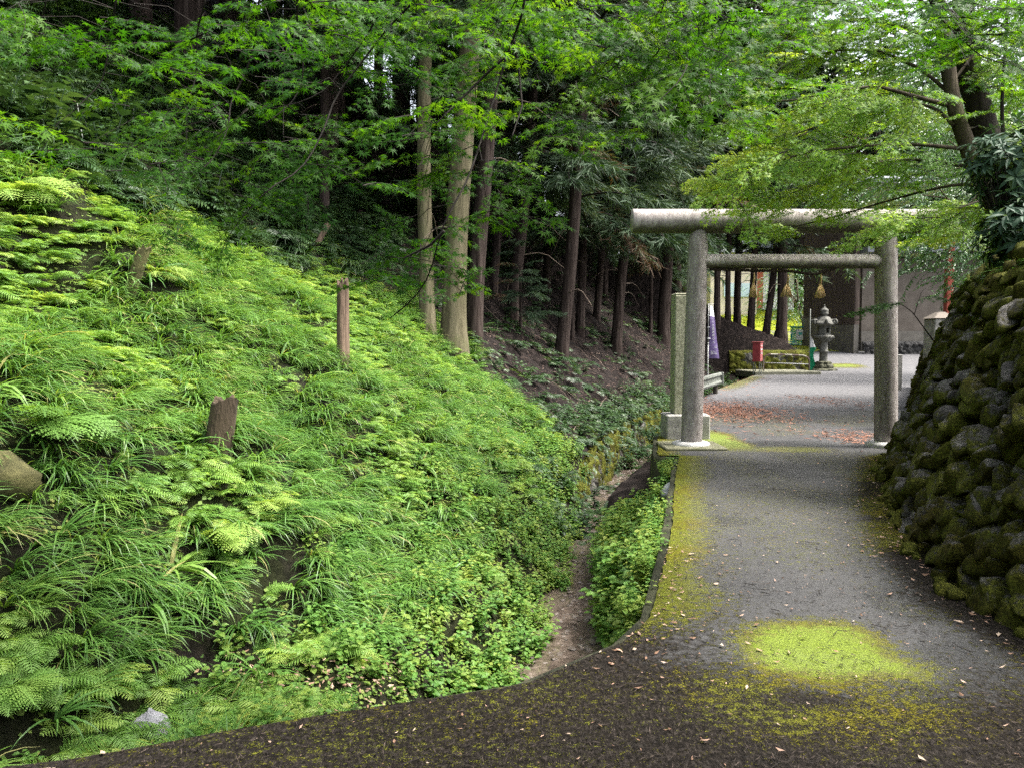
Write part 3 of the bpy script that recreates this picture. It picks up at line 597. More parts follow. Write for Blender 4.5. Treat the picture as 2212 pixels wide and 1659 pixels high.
mk = thr(t, math_(t, 'ADD', attr(t, 'moss'), math_(t, 'MULTIPLY', math_(t, 'SUBTRACT', noise(t, 26, 5, .75), .5), .8)), .42, .58)
c = mixc(t, mk, st, mo)
finish(m, t, c, .95, bump(t, math_(t, 'ADD', noise(t, 60, 5, .75), math_(t, 'MULTIPLY', mk, .3)), 1.0, .03), .15); M['stone'] = m
M['moss'] = leafmat('moss_tuft', ((0, (.022, .025, .005)), (.5, (.085, .092, .013)), (1, (.24, .25, .03))), .15, .9, .1)
TUFT = [carpet_tpl(90 + s, 5, .6) for s in range(3)]
def moss_fuzz(mb, P, ms, thr_, n, size, g):
    p = P.reshape(-1, 3); k = np.nonzero(ms.ravel() > thr_)[0]; k = g.choice(k, min(n, len(k)), replace=False); q = p[k] + g.normal(0, .006, (len(k), 3))
    a = g.uniform(0, 6.28, len(k)); z = np.stack([-.55 + g.normal(0, .4, len(k)), g.normal(-.2, .4, len(k)), np.full(len(k), .7)], -1)
    Mx = basis(np.stack([np.cos(a), np.sin(a), np.zeros(len(k))], -1), z) * g.uniform(.5, 1.3, len(k))[:, None, None] * size
    w_ = g.integers(0, 3, len(k)); tn = np.clip(.35 + .5 * (fbm(q[:, 1] * 2, q[:, 2] * 2, 5, 3) - .4) + g.normal(0, .15, len(k)), 0, 1)
    for i in range(3): mb.inst(TUFT[i], Mx[w_ == i], q[w_ == i], tn[w_ == i])
def rock(seed, cuts=13):
    import bmesh
    g = np.random.default_rng(seed); b = bmesh.new(); bmesh.ops.create_icosphere(b, subdivisions=3, radius=1.0); V = np.array([v.co[:] for v in b.verts]); F = np.array([[v.index for v in f.verts] for f in b.faces]); b.free()
    for i in range(cuts):
        n_ = g.normal(0, 1, 3); n_ /= np.linalg.norm(n_); d = g.uniform(.38, .75); q = V @ n_; V = V - np.clip(q - d, 0, None)[:, None] * n_ * .96
    V = V * (1 + .10 * (fbm(V[:, 0] * 3 + seed, V[:, 1] * 3 + V[:, 2] * 2.3, seed, 3) - .5)[:, None] + .09 * (fbm(V[:, 0] * 8 + V[:, 2] * 5, V[:, 1] * 8 - V[:, 2] * 4, seed + 1, 3) - .5)[:, None])
    V = V / np.abs(V).max(0); return V, [F], np.zeros(len(V))
ROCKS = [rock(s) for s in range(14)]
mb = MB(); P, ms, Nn = stone_wall(mb, WB + np.array((.14, 0)), lambda u: np.interp(u, (0, 4, 9, 14), (1.85, 1.95, 2.35, 2.35)), .88, .30, 3, .03, .06)
g = np.random.default_rng(12); nb_ = sum(len(v) for v in mb.V); NU, NV = P.shape[0], P.shape[1] - 3; ul = np.cumsum(np.concatenate([[0], np.linalg.norm(np.diff(P[:, 2, :2], axis=0), axis=1)])); hv = 2.35
cs, Ms, tn = [], [], []
v_ = .0; row = 0
while v_ < hv - .02:
    hh = g.uniform(.11, .20); u_ = -g.uniform(0, .3)
    while u_ < ul[-1]:
        wd = g.uniform(.13, .34) * (1 if g.random() > .25 else .6); uc = u_ + wd / 2; iu = min(int(np.searchsorted(ul, max(uc, 0))), NU - 1); iv = min(int((v_ + hh / 2 + g.normal(0, .035)) / hv * NV), NV - 1); c = P[iu, max(iv, 0)]
        t3 = np.array((Nn[iu, 1], -Nn[iu, 0], 0)); t3 = t3 if t3 @ (P[min(iu + 1, NU - 1), 0] - P[iu - 1 if iu else 0, 0]) > 0 else -t3; n3 = np.array((Nn[iu, 0], Nn[iu, 1], .0)); up_ = np.array((0, 0, 1.)) - n3 * .42; a = g.normal(.35, .45)
        e1 = t3 * math.cos(a) + up_ * math.sin(a); e2 = -t3 * math.sin(a) + up_ * math.cos(a); e3 = n3 + up_ * g.normal(.1, .2) + t3 * g.normal(0, .25)
        Ms.append(np.stack([e1 * wd * .60, e2 * hh * .66 * g.uniform(.85, 1.25), e3 * g.uniform(.10, .17)], 1)); cs.append(c + n3 * g.normal(.035, .035)); tn.append(g.random()); u_ += wd * .88
    v_ += hh * .82; row += 1
for i in range(NU // 4):   # small stones and chips along the foot
    iu = int(g.integers(0, NU)); c = P[iu, 1] + np.array((Nn[iu, 0], Nn[iu, 1], 0)) * g.uniform(.0, .16); s_ = g.uniform(.03, .09); Ms.append(np.diag((s_, s_, s_ * .8)) @ rotz(np.array(g.uniform(0, 6)))); cs.append(np.array((c[0], c[1], s_ * .2))); tn.append(g.random())
Ms, cs, tn = np.array(Ms), np.array(cs), np.array(tn); wh = g.integers(0, 14, len(Ms))
for i in range(14): mb.inst(ROCKS[i], Ms[wh == i], cs[wh == i], tn[wh == i])
AV = np.concatenate(mb.V); me_ = mb.mesh('stone_wall', M['stone'], True); nr = np.zeros(len(AV) * 3, np.float32); me_.vertices.foreach_get('normal', nr); nr = nr.reshape(-1, 3)
uu = AV[:, 1] * .9 + AV[:, 0] * .4; ma = .68 + .62 * (fbm(uu * 1.5, AV[:, 2] * 1.7, 5, 4) - .5) + .24 * nr[:, 2] + .12 * (fbm(uu * 12, AV[:, 2] * 12, 6, 3) - .5) + .16 * sst(1.6, 2.2, AV[:, 2])
ma[:nb_] = np.minimum(ma[:nb_] + .1, .9); a_ = me_.attributes.new('moss', 'FLOAT', 'POINT'); a_.data.foreach_set('value', ma.astype(np.float32))
wall = link('stone_wall', me_); P = AV; ms = ma
tag(wall, 'dark mossy dry stone wall leaning back along the right side of the road', 'stone wall')
g = np.random.default_rng(3); mb = MB(); moss_fuzz(mb, P, ms, .56, 90000, .040, g)
tag(mb.build('moss', M['moss'], wall), kind='stuff')
mb = MB(); P, ms, Nn = stone_wall(mb, [(9.0, 17.2), (13.8, 26.2)], 2.0, .5, .5, 13, .05, .18); m2 = ms + .06
tag(mb.build('stone_wall', M['stone'], None, True, {'moss': m2.ravel()}), 'lighter mossy stone wall beyond the gate behind its right post', 'stone wall')
yy_ = np.arange(34.5, 12.4, -.4); mb = MB(); P, ms, Nn = stone_wall(mb, np.stack([lb(yy_) + .10 - .25 * sst(15, 12.6, yy_), yy_], 1), lambda u: .95 - .45 * sst(u.max() - 3.5, u.max(), u), .16, .30, 43, .04, .10, 0)
wl = mb.build('stone_wall', M['stone'], None, True, {'moss': ms.ravel() + .08}); wl.location.z = -1.45; tag(wl, 'low dark mossy stone wall along the far bank of the stream', 'stone wall')
mb = MB(); moss_fuzz(mb, P, ms, .45, 5000, .11, np.random.default_rng(4)); tag(mb.build('moss', M['moss'], wl), kind='stuff')
# worn concrete / granite of the gate
m, t, n, l = nodes('weathered_granite')
b0 = ramp(t, noise(t, 14, 6, .8, mapscale=(1, 1, .45)), ((.3, (.19, .165, .152)), (.5, (.35, .315, .295)), (.72, (.56, .525, .50))))
b0 = mixc(t, math_(t, 'MULTIPLY', thr(t, noise(t, 14, 5, .75, mapscale=(1.6, 1.6, .22)), .52, .62), .5), b0, (.10, .08, .072))
b0 = mixc(t, math_(t, 'MULTIPLY', thr(t, noise(t, 30, 4, .7), .58, .68), math_(t, 'ADD', .15, math_(t, 'MULTIPLY', thr(t, noise(t, 3, 3), .42, .6), .6))), b0, (.58, .60, .56))
b0 = mixc(t, math_(t, 'MULTIPLY', thr(t, noise(t, 60, 3, .7), .5, .7), .4), b0, (.08, .07, .065))
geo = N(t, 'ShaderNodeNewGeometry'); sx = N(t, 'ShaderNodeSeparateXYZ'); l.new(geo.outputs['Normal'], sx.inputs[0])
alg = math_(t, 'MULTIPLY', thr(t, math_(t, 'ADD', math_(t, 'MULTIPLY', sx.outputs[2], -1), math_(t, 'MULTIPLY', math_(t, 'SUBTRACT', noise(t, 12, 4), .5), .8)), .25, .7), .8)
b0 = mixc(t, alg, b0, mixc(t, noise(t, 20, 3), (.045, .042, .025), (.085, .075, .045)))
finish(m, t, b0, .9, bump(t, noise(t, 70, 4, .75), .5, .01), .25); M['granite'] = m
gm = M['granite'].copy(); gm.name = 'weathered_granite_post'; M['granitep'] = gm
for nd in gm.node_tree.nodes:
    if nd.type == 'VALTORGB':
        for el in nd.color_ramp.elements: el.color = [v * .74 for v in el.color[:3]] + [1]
M['stonegrey'] = simple('grey_stone', (.17, .165, .15), (.40, .39, .36), 9, .9, .5, bscale=50)
M['lichen'] = simple('lichened_granite', (.18, .18, .12), (.40, .40, .29), 30, .9, .4, bscale=80, lo=.38, hi=.62)
M['palestone'] = simple('pale_base_stone', (.34, .33, .32), (.60, .59, .57), 12, .9, .5, bscale=50)
TY = 11.1; gate = empty('torii_gate', (0, TY, 0), 'weathered granite torii gate spanning the lane', 'torii gate')
def local(o, par): o.parent = par; o.matrix_parent_inverse.identity(); return o
def gpost(vb, vt, rb, rt):
    b_ = at(vb[0], vb[1], TY); t_ = at(vt[0], vt[1], TY); mb = MB(); k = np.linspace(0, 1, 26); h = np.minimum(k * (t_[2] - b_[2] + .12), t_[2] - b_[2] + .06)
    P = np.stack([np.interp(k, (0, 1), (b_[0], t_[0])), 0 * k, b_[2] - .12 + k * (t_[2] - b_[2] + .14)], 1)
    r = rb + (rt - rb) * k; r[-1] *= .72; r[-2] *= .93; r = r + .004 * (fbm(k * 9, k * 0, 4, 2) - .5); tube(mb, P, r, 28); return mb, b_
for vb, vt, rb, rt, lab in (((1493, 962), (1509, 497), .152, .138, 'left'), ((1914, 965), (1914, 497), .160, .150, 'right')):
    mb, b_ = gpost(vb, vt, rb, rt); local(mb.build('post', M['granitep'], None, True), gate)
    mb = MB(); lathe(mb, [(.27, -.10), (.275, .015), (.262, .05), (.22, .068), (.10, .07), (0.001, .07)], 28, (b_[0], 0, .015), fn=lambda r, z, a: (r * (1 + .03 * np.sin(3 * a) + .02 * np.sin(7 * a + 1)), z)); local(mb.build('base_stone', M['palestone'], None, True), gate)
def beam(name, va, vb, vyc, r, n=32):
    a = at(va, vyc, TY); b_ = at(vb, vyc, TY); k = np.linspace(0, 1, 60); P = np.stack([a[0] + (b_[0] - a[0]) * k, 0 * k, np.full(60, a[2])], 1)
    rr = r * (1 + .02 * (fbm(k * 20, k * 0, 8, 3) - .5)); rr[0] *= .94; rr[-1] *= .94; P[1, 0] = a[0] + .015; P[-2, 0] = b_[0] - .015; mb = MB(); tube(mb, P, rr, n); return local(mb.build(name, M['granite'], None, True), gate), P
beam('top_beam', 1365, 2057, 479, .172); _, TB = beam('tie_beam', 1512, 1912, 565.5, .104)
mb = MB(); box(mb, (at(1490, 965, TY)[0], TY - .04, .012), (.86, .80, .05), 0, bev=.012); tag(mb.build('gate_plinth', simple('mossy_plinth', (.07, .075, .03), (.22, .21, .15), 7, .9, .5)), 'flat square slab under the left gate post', 'plinth')
# straw rope and tassels
M['straw'] = simple('straw', (.38, .24, .10), (.75, .55, .28), 40, .8, .4, mapscale=(1, 1, .15))
M['rope'] = simple('old_rope', (.018, .012, .009), (.06, .042, .03), 60, .9, .6)
rope = empty('straw_rope', (0, TY - .03, 0), 'dark twisted straw rope with pale tassels tied under the lower beam', 'rope')
rp = [at(x, y, TY) for x, y in ((1532, 583), (1570, 584), (1630, 586), (1680, 586), (1715, 588), (1740, 592), (1758, 594), (1775, 590), (1795, 583), (1815, 575))]
rp = smooth_path(np.array(rp) - (0, TY, 0), 70); mb = MB(); T_, A_, B_ = frame(rp); k = np.arange(len(rp))
for ph in (0, 2.1, 4.2): tube(mb, rp + .011 * (np.cos(k * .9 + ph)[:, None] * A_ + np.sin(k * .9 + ph)[:, None] * B_), .013, 5)
local(mb.build('cord', M['rope'], None, True), rope)
for vx, y0, y1, spread in ((1625, 590, 641, .055), (1698, 592, 641, .085), (1769, 592, 643, .075)):
    mb = MB(); a = at(vx + 3, y0, TY); b_ = at(vx, y1, TY); a[1] = b_[1] = 0; g = np.random.default_rng(vx)
    kn = a + (b_ - a) * .42
    tube(mb, [a, (a + kn) / 2 + (.006, 0, 0), kn], (.010, .012, .016), 6)
    for i in range(46):
        q = g.uniform(-1, 1) * spread; e = b_ + np.array((q, g.uniform(-.035, .035), g.uniform(-.02, .02))); md = kn + (e - kn) * .5 + np.array((q * .12, 0, 0)); tube(mb, [kn + (q * .15, 0, 0), md, e], (.0045, .0055, .005), 4, tint=g.random())
    local(mb.build('tassel', M['straw'], None, True), rope)
# inscribed stone pillar behind the left post
pil = empty('stone_pillar', at(1483, 948, 12.25), 'tall square lichen covered stone pillar behind the left gate post', 'stone pillar'); pil.location.z = 0
mb = MB(); box(mb, (-.03, .0, .18), (.68, .55, .40), 0, bev=.02); local(mb.build('base', M['stonegrey'], None), pil)
mb = MB(); box(mb, (-.05, .02, 1.315), (.37, .34, 1.87), 0, bev=.015); box(mb, (-.05, .02, 2.262), (.36, .33, .03), 0, bev=.01); local(mb.build('shaft', M['lichen'], None), pil)
# drain pipe
M['pvc'] = simple('grey_plastic_pipe', (.30, .31, .32), (.42, .43, .44), 12, .45, .1, .4)
p = at(1456, 1032, 8.6); p[0] = le(8.6) + .03; p[2] = -.10; mb = MB(); q = [p + np.array(v) for v in ((.25, .0, .0), (.06, 0, 0), (-.02, 0, -.005), (-.075, 0, -.03), (-.105, 0, -.075), (-.11, 0, -.13))]
q = smooth_path(q, 14); tube(mb, q, .058, 16); tube(mb, [q[-1] + (0, 0, .045), q[-1] - (0, 0, .02)], .068, 16); tube(mb, [p + (.08, 0, 0), p + (.01, 0, 0)], .066, 16)
tag(mb.build('drain_pipe', M['pvc'], None, True), 'grey plastic elbow pipe sticking out of the road edge over the stream', 'pipe')
# guard rail
M['galv'] = simple('dull_galvanised_steel', (.09, .10, .085), (.20, .21, .185), 8, .6, .2, .4, metal=.2)
M['darkwood'] = simple('dark_post', (.03, .025, .02), (.08, .07, .06), 10, .9, .4)
rail = empty('guard_rail', (5.9, 22.7, 0), 'short weathered steel guard rail ending beside the gate post', 'guard rail')
mb = MB(); prof = [(-.02, -.175), (.03, -.15), (.045, -.10), (.0, -.05), (.0, .05), (.045, .10), (.03, .15), (-.02, .175)]
e0, e1 = np.array((4.55, 19.0)), np.array((6.28, 23.1)); dv = (e1 - e0) / np.linalg.norm(e1 - e0); nv_ = np.array((dv[1], -dv[0])); rows = []
for k in np.linspace(0, 1, 12):
    q = e0 + (e1 - e0) * k; rows.append([(q[0] + nv_[0] * a - 5.9, q[1] + nv_[1] * a - 22.7, .44 + b) for a, b in prof])
rows = np.array(rows); back = rows[:, ::-1] - np.array((nv_[0], nv_[1], 0)) * .012; ring = np.concatenate([rows, back], 1)
mb.add(ring.reshape(-1, 3), [grid_faces(12, 16, True)]); box(mb, (e1[0] - 5.9 + .02, e1[1] - 22.7 + .03, .44), (.05, .16, .36), math.atan2(dv[1], dv[0]), bev=.02); local(mb.build('beam', M['galv'], None), rail)
for k in (.25, .9):
    q = e0 + (e1 - e0) * k - nv_ * .09; mb = MB(); tube(mb, [(q[0] - 5.9, q[1] - 22.7, -.4), (q[0] - 5.9, q[1] - 22.7, .6)], .07, 12); local(mb.build('post', M['darkwood'], None, True), rail)
# text helper: lettering as thin meshes
def letters(txt, size, parent, matn, name='lettering', vertical=False, ext=.002):
    cu = bpy.data.curves.new('lettering', 'FONT'); cu.body = '\n'.join(txt) if vertical else txt; cu.size = size; cu.align_x = 'CENTER'; cu.align_y = 'CENTER'; cu.extrude = ext; cu.space_line = 1.0
    o = bpy.data.objects.new('tmp', cu); col.objects.link(o); dg = bpy.context.evaluated_depsgraph_get(); me = bpy.data.meshes.new_from_object(o.evaluated_get(dg)); bpy.data.objects.remove(o); bpy.data.curves.remove(cu)
    me.materials.clear(); me.materials.append(M[matn]); return local(link(name, me), parent)
M['white'] = simple('white_paint', (.62, .62, .62), (.8, .8, .8), 20, .6, .0)
M['purple'] = simple('purple_cloth', (.12, .085, .20), (.17, .125, .27), 6, .85, .2)
M['pole'] = simple('white_pole', (.34, .34, .33), (.5, .5, .48), 20, .5, .0)
bt = at(1531, 658, 23.6); ban = empty('banner', (bt[0], bt[1], 0), 'narrow purple banner with white lettering on a white pole', 'banner')
mb = MB(); H_ = bt[2]; tube(mb, [(0, 0, -.3), (0, 0, H_ * .55)], .017, 8); tube(mb, [(0, 0, H_ * .55), (0, 0, H_ + .02)], .013, 8); tube(mb, [(-.03, 0, H_), (.15, 0, H_)], .010, 8); tube(mb, [(0, 0, H_ * .55 - .02), (0, 0, H_ * .55 + .03)], .024, 8); local(mb.build('pole', M['pole'], None, True), ban)
def cloth(x, z): return .035 * np.sin(9 * x + 2.2 * z) + .02 * np.sin(5 * z)
k = np.linspace(0, 1, 40); zz = H_ - .02 - 1.63 * k; wd_ = .10 + .20 * k; j = np.linspace(0, 1, 10)
Xc = .035 + wd_[:, None] * j; Zc = zz[:, None] + .04 * (1 - k)[:, None] * -j; Yc = cloth(Xc, Zc)
V = np.stack([Xc, Yc, Zc], -1)
mb = MB(); F = grid_faces(40, 10); r_ = np.arange(len(F)) // 9; mb.add(V.reshape(-1, 3), [F[r_ >= 8]], mat=0); mb.F.append((F[r_ < 8], 1)); fl = mb.build('flag', [M['purple'], M['white']], None, True); local(fl, ban)
for f in (.21, .43, .64): mb = MB(); z_ = H_ - 1.63 * f; tube(mb, [(-.03, 0, z_), (.06, -.01, z_)], .022, 6); local(mb.build('loop', M['white'], None, True), ban)
for i, ch in enumerate('いちま重要林の人'):
    f = .27 + .063 * i; o = letters(ch, .085, fl, 'white', 'character'); o.rotation_euler = (R(90), 0, 0); xx = .035 + (.10 + .20 * f) * .52; z_ = H_ - 1.63 * f; o.location = (xx, cloth(xx, z_) - .022, z_)
for tx_, f, xx, sz in (('山', .80, .225, .09), ('あきつの', .885, .155, .045), ('里の会', .925, .165, .065)):
    o = letters(tx_, sz, fl, 'white', 'character'); o.rotation_euler = (R(90), 0, 0); o.location = (xx, cloth(xx, H_ - 1.63 * f) - .03, H_ - 1.63 * f)
# red hose box
M['red'] = simple('faded_red_paint', (.16, .018, .022), (.30, .045, .05), 5, .55, .15, .4)
M['redpale'] = simple('bleached_red_paint', (.28, .05, .055), (.42, .13, .13), 4, .6, .1, .4)
bp = at(1636, 783, 34.6); bx_ = empty('hose_box', bp, 'faded red metal box with white lettering standing by the small bridge', 'box', rz=R(-32))
mb = MB(); box(mb, (0, 0, .46), (.34, .42, .86), 0, bev=.01); local(mb.build('body', M['red'], None), bx_)
mb = MB(); box(mb, (0, 0, .905), (.40, .48, .035), 0, bev=.01); local(mb.build('lid', M['redpale'], None), bx_)
mb = MB(); box(mb, (.176, 0, .46), (.012, .38, .80), 0, bev=.004); dr_ = local(mb.build('door', M['redpale'], None), bx_)
mb = MB(); box(mb, (.19, -.16, .42), (.02, .03, .07), 0, bev=.004); local(mb.build('handle', M['galv'], None), dr_)
for tx_, z_ in (('ホース', .74), ('格納箱', .57), ('消火用', .40)):
    o = letters(tx_, .105, dr_, 'white', 'lettering'); o.rotation_euler = (R(90), 0, R(90)); o.location = (.183, 0, z_)
mb = MB()
for sx_ in (-.13, .13):
    for sy_ in (-.16, .16): box(mb, (sx_, sy_, -.25), (.035, .035, .56))
local(mb.build('leg_frame', M['galv'], None), bx_)
# slab bridge, pipe barrier
M['slab'] = simple('mossy_slab', (.10, .10, .07), (.24, .235, .17), 4, .9, .5)
mb = MB(); box(mb, (12.45, 36.1, .06), (3.1, 2.5, .30), R(4), bev=.03); tag(mb.build('slab_bridge', M['slab']), 'small concrete slab bridge over the stream beside the stone lantern', 'bridge')
M['striped'] = None
m, t, n, l = nodes('banded_paint'); f = N(t, 'ShaderNodeTexCoord'); s_ = N(t, 'ShaderNodeSeparateXYZ'); l.new(f.outputs['Object'], s_.inputs[0])
st_ = math_(t, 'GREATER_THAN', math_(t, 'FRACT', math_(t, 'MULTIPLY', s_.outputs[0], 1.55)), .5); c = mixc(t, st_, (.10, .06, .05), (.36, .34, .27)); c = mixc(t, thr(t, noise(t, 14, 4), .5, .7), c, (.09, .075, .055)); finish(m, t, c, .6); M['striped'] = m
a = at(1649, 797, 35.0); b_ = at(1744, 802, 35.2); br = empty('pipe_barrier', (a[0], a[1], .2), 'low bent pipe barrier with brown and white bands on the slab bridge', 'barrier')
W_ = b_[0] - a[0]; mb = MB(); pp = [(0, 0, 0), (0, 0, .55), (.06, 0, .70), (.22, 0, .78), (W_ * .5, 0, .76), (W_ - .22, 0, .72), (W_ - .05, 0, .62), (W_, 0, .48), (W_, 0, -.02)]; tube(mb, smooth_path(pp, 40), .035, 10); local(mb.build('hoop', M['striped'], None, True), br)
mb = MB(); tube(mb, [(0, 0, .40), (W_, 0, .33)], .022, 8); local(mb.build('crossbar', M['pole'], None, True), br)
# green flag
M['green'] = simple('green_cloth', (.006, .16, .075), (.01, .25, .12), 5, .8, .1)
fp = at(1748, 800, 35.9); top = at(1748, 668, 35.9); fg = empty('flag', (fp[0], fp[1], fp[2]), 'green and white flag hanging limp on a thin pole by the stone lantern', 'flag'); hh = top[2] - fp[2]
mb = MB(); tube(mb, [(0, 0, -.1), (0, 0, hh)], .022, 8); local(mb.build('pole', M['galv'], None, True), fg)
k = np.linspace(0, 1, 30)[:, None]; j = np.linspace(0, 1, 12)[None]; wf = np.interp(k, (0, .1, .35, .45, .6, .8, 1), (.02, .13, .30, .18, .17, .25, .04)); Xc = .02 + wf * j; Zc = hh * .55 - 1.62 * k + 0 * j; Yc = .05 * np.sin(14 * j + 3 * k) * (.4 + j)
mb = MB(); F = grid_faces(30, 12); r_ = np.arange(len(F)) // 11; mb.add(np.stack([Xc, Yc, Zc], -1).reshape(-1, 3), [F[r_ >= 9]]); mb.F.append((F[r_ < 9], 1)); local(mb.build('cloth', [M['green'], M['white']], None, True), fg)
# stone lantern
lp = at(1778, 801, 38.0); lan = empty('stone_lantern', lp, 'tall stone lantern with curled roof corners beside the lane', 'stone lantern')
M['lantern'] = simple('lantern_stone', (.045, .045, .038), (.19, .188, .168), 5, .9, .6, bscale=26); M['lmoss'] = simple('mossy_rubble', (.025, .028, .012), (.13, .128, .09), 6, .95, .9, bscale=18)
hexr = lambda a: 1 / np.cos(((a + np.pi / 6) % (np.pi / 3)) - np.pi / 6)
bmp_ = lambda am, fq, sd: (lambda r, z, a: (r * (1 + am * (fbm(a * fq, z * 9, sd, 3) - .5)), z))
mb = MB(); lathe(mb, [(.62, -.12), (.63, .03), (.58, .10), (.44, .13), (.46, .20), (.42, .30), (.36, .33), (.37, .42), (.28, .47), (.001, .48)], 40, fn=lambda r, z, a: (r * (1 + .28 * (fbm(a * 3.2, z * 7, 5, 3) - .5) + .05 * np.sign(np.sin(a * 8))), z)); local(mb.build('base', M['lmoss'], None), lan)
mb = MB(); lathe(mb, [(.21, .42), (.195, .5), (.19, .9), (.225, .915), (.235, .94), (.225, .97), (.19, .985), (.185, 1.36), (.21, 1.42), (.001, 1.43)], 32); local(mb.build('shaft', M['lantern'], None, True), lan)
mb = MB(); lathe(mb, [(.19, 1.40), (.30, 1.45), (.29, 1.49), (.37, 1.53), (.36, 1.57), (.44, 1.62), (.455, 1.68), (.40, 1.73), (.30, 1.755), (.001, 1.76)], 48, fn=lambda r, z, a: (r * (.55 + .45 * hexr(a)) * (1 + .05 * np.sin(12 * a + z * 40)), z)); local(mb.build('platform', M['lantern'], None), lan)
fb = MB()
for i in range(6):
    a = i * math.pi / 3 + .35; box(fb, (.26 * math.cos(a), .26 * math.sin(a), 1.98), (.075, .075, .46), a, bev=.008); a2 = a + math.pi / 6
    if i % 2: box(fb, (.225 * math.cos(a2), .225 * math.sin(a2), 1.98), (.03, .22, .44), a2)
    else: box(fb, (.225 * math.cos(a2), .225 * math.sin(a2), 1.80), (.05, .22, .10), a2); box(fb, (.225 * math.cos(a2), .225 * math.sin(a2), 2.15), (.05, .22, .10), a2)
box(fb, (0, 0, 1.765), (.42, .42, .02)); local(fb.build('fire_box', M['lantern'], None), lan)
rf = MB(); lathe(rf, [(.001, 2.20), (.30, 2.20), (.50, 2.25), (.53, 2.29), (.45, 2.36), (.33, 2.50), (.24, 2.62), (.18, 2.66), (.001, 2.67)], 60, fn=lambda r, z, a: (r * (.35 + .65 * hexr(a)) * (1 - .05 * np.abs(np.sin(3 * a + .9))), z + .06 * np.clip(np.cos(6 * (a - .35)), 0, 1) * (r > .35))); 
for i in range(6):
    a = i * math.pi / 3 + .35; ca, sa = math.cos(a), math.sin(a); th = np.linspace(-1.2, 4.4, 22); rr = .105 * (1 - .11 * th / 1.5 * .9)
    P = np.stack([(.50 + rr * np.cos(th)) * ca, (.50 + rr * np.cos(th)) * sa, 2.40 + rr * np.sin(th)], 1); tube(rf, P, np.interp(th, (-1.2, 0, 4.4), (.05, .055, .04)), 8)
local(rf.build('roof', M['lantern'], None, True), lan)
mb = MB(); lathe(mb, [(.16, 2.64), (.13, 2.70), (.15, 2.74), (.195, 2.78), (.19, 2.85), (.165, 2.86), (.20, 2.92), (.185, 2.99), (.12, 3.05), (.05, 3.10), (.025, 3.18), (.03, 3.20), (.04, 3.23), (.02, 3.25), (.001, 3.255)], 28); local(mb.build('finial', M['lantern'], None, True), lan)
# wooden posts and stumps on the slope, boulder, log
M['rotwood'] = simple('weathered_wood', (.035, .022, .015), (.20, .14, .10), 12, .95, .9, mapscale=(1, 1, .12), bscale=30)
M['rotdark'] = simple('rotten_wood', (.016, .012, .008), (.085, .062, .04), 12, .95, .9, mapscale=(1, 1, .2), bscale=30)
M['mosslog'] = simple('mossy_log', (.03, .03, .012), (.14, .13, .05), 8, .95, .9, bscale=40)
def stump(vx, vy, H, r, lean, matn, label, seed, jag=.06, cat='wooden post'):
    p = hit(vx, vy); g = np.random.default_rng(seed); n = 22; k = np.linspace(0, 1, 14); a = np.arange(n) / n * 2 * np.pi; topj = jag * np.repeat(g.uniform(-1, .6, n // 2), 2)
    Rr = r * (1 + .10 * np.sin(a * 3 + seed) + .14 * (fbm(a * 3, a * 0 + seed, seed, 3) - .5))
    rows = [np.stack([Rr * (1.12 - .16 * q) * np.cos(a) + lean[0] * q, Rr * (1.12 - .16 * q) * np.sin(a) + lean[1] * q, -.25 + (H + .25) * q + topj * (q == 1)], 1) for q in k]
    mb = MB(); V = np.concatenate(rows); cap = np.vstack([rows[-1] * (.5, .5, 1) + (lean[0] * .5, lean[1] * .5, -.03)]); V = np.vstack([V, cap, [(lean[0], lean[1], H - .05)]]); i = np.arange(n)
    mb.add(V, [grid_faces(15, n, True), np.stack([14 * n + i, 14 * n + (i + 1) % n, np.full(n, 15 * n)], 1)])
    o = mb.build('wooden_post', M[matn], None); o.location = p; return tag(o, label, cat)
stump(740, 792, 1.08, .078, (.01, 0), 'rotwood', 'upright weathered wooden post on the upper slope', 1, .12)
stump(460, 985, .50, .105, (.12, 0), 'rotdark', 'short split rotten post leaning in the long grass', 2, .05)
stump(268, 622, .44, .07, (.25, 0), 'mosslog', 'mossy tilted stump among ferns high on the slope', 3, .05)
stump(662, 545, .55, .06, (.42, .1), 'rotwood', 'thin broken post leaning far over at the top of the ferns', 4, .10)
p = hit(30, 1075); mb = MB(); tube(mb, smooth_path([(-1.1, .25, .22), (-.4, .08, .16), (.05, -.03, .06), (.18, -.06, .0)], 16), np.interp(np.linspace(0, 1, 16), (0, .8, 1), (.17, .15, .10)), 18, wob=.3)
lv = np.concatenate(mb.V); o = mb.build('log', M['mosslog'], None, True); o.location = p; mq = MB(); moss_fuzz(mq, lv, np.ones(len(lv)), .5, 500, .05, np.random.default_rng(9)); tag(mq.build('moss', M['moss'], o), kind='stuff'); tag(o, 'thick mossy log poking out of the grass at the left edge', 'log')
M['boulder'] = simple('grey_boulder', (.12, .125, .14), (.30, .30, .32), 6, .9, .7, bscale=30)
p = hit(322, 1612); k = np.linspace(-.5 * np.pi, .5 * np.pi, 18)[:, None]; a = (np.arange(24) / 24 * 2 * np.pi)[None]; rr = .13 * (1 + .6 * (fbm(np.cos(a) * 1.6 + 3 + 0 * k, np.sin(a) * 1.6 + k * 1.8, 6, 3) - .5)); V = np.stack([rr * np.cos(k) * np.cos(a), rr * .8 * np.cos(k) * np.sin(a), rr * 1.0 * np.sin(k) + .04 + 0 * a], -1)
mb = MB(); mb.add(V.reshape(-1, 3), [grid_faces(18, 24, True)]); o = mb.build('rock', M['boulder'], None, True); o.location = p + np.array((0, 0, .03)); tag(o, 'grey rock on the ledge beside the dark road edge', 'rock')
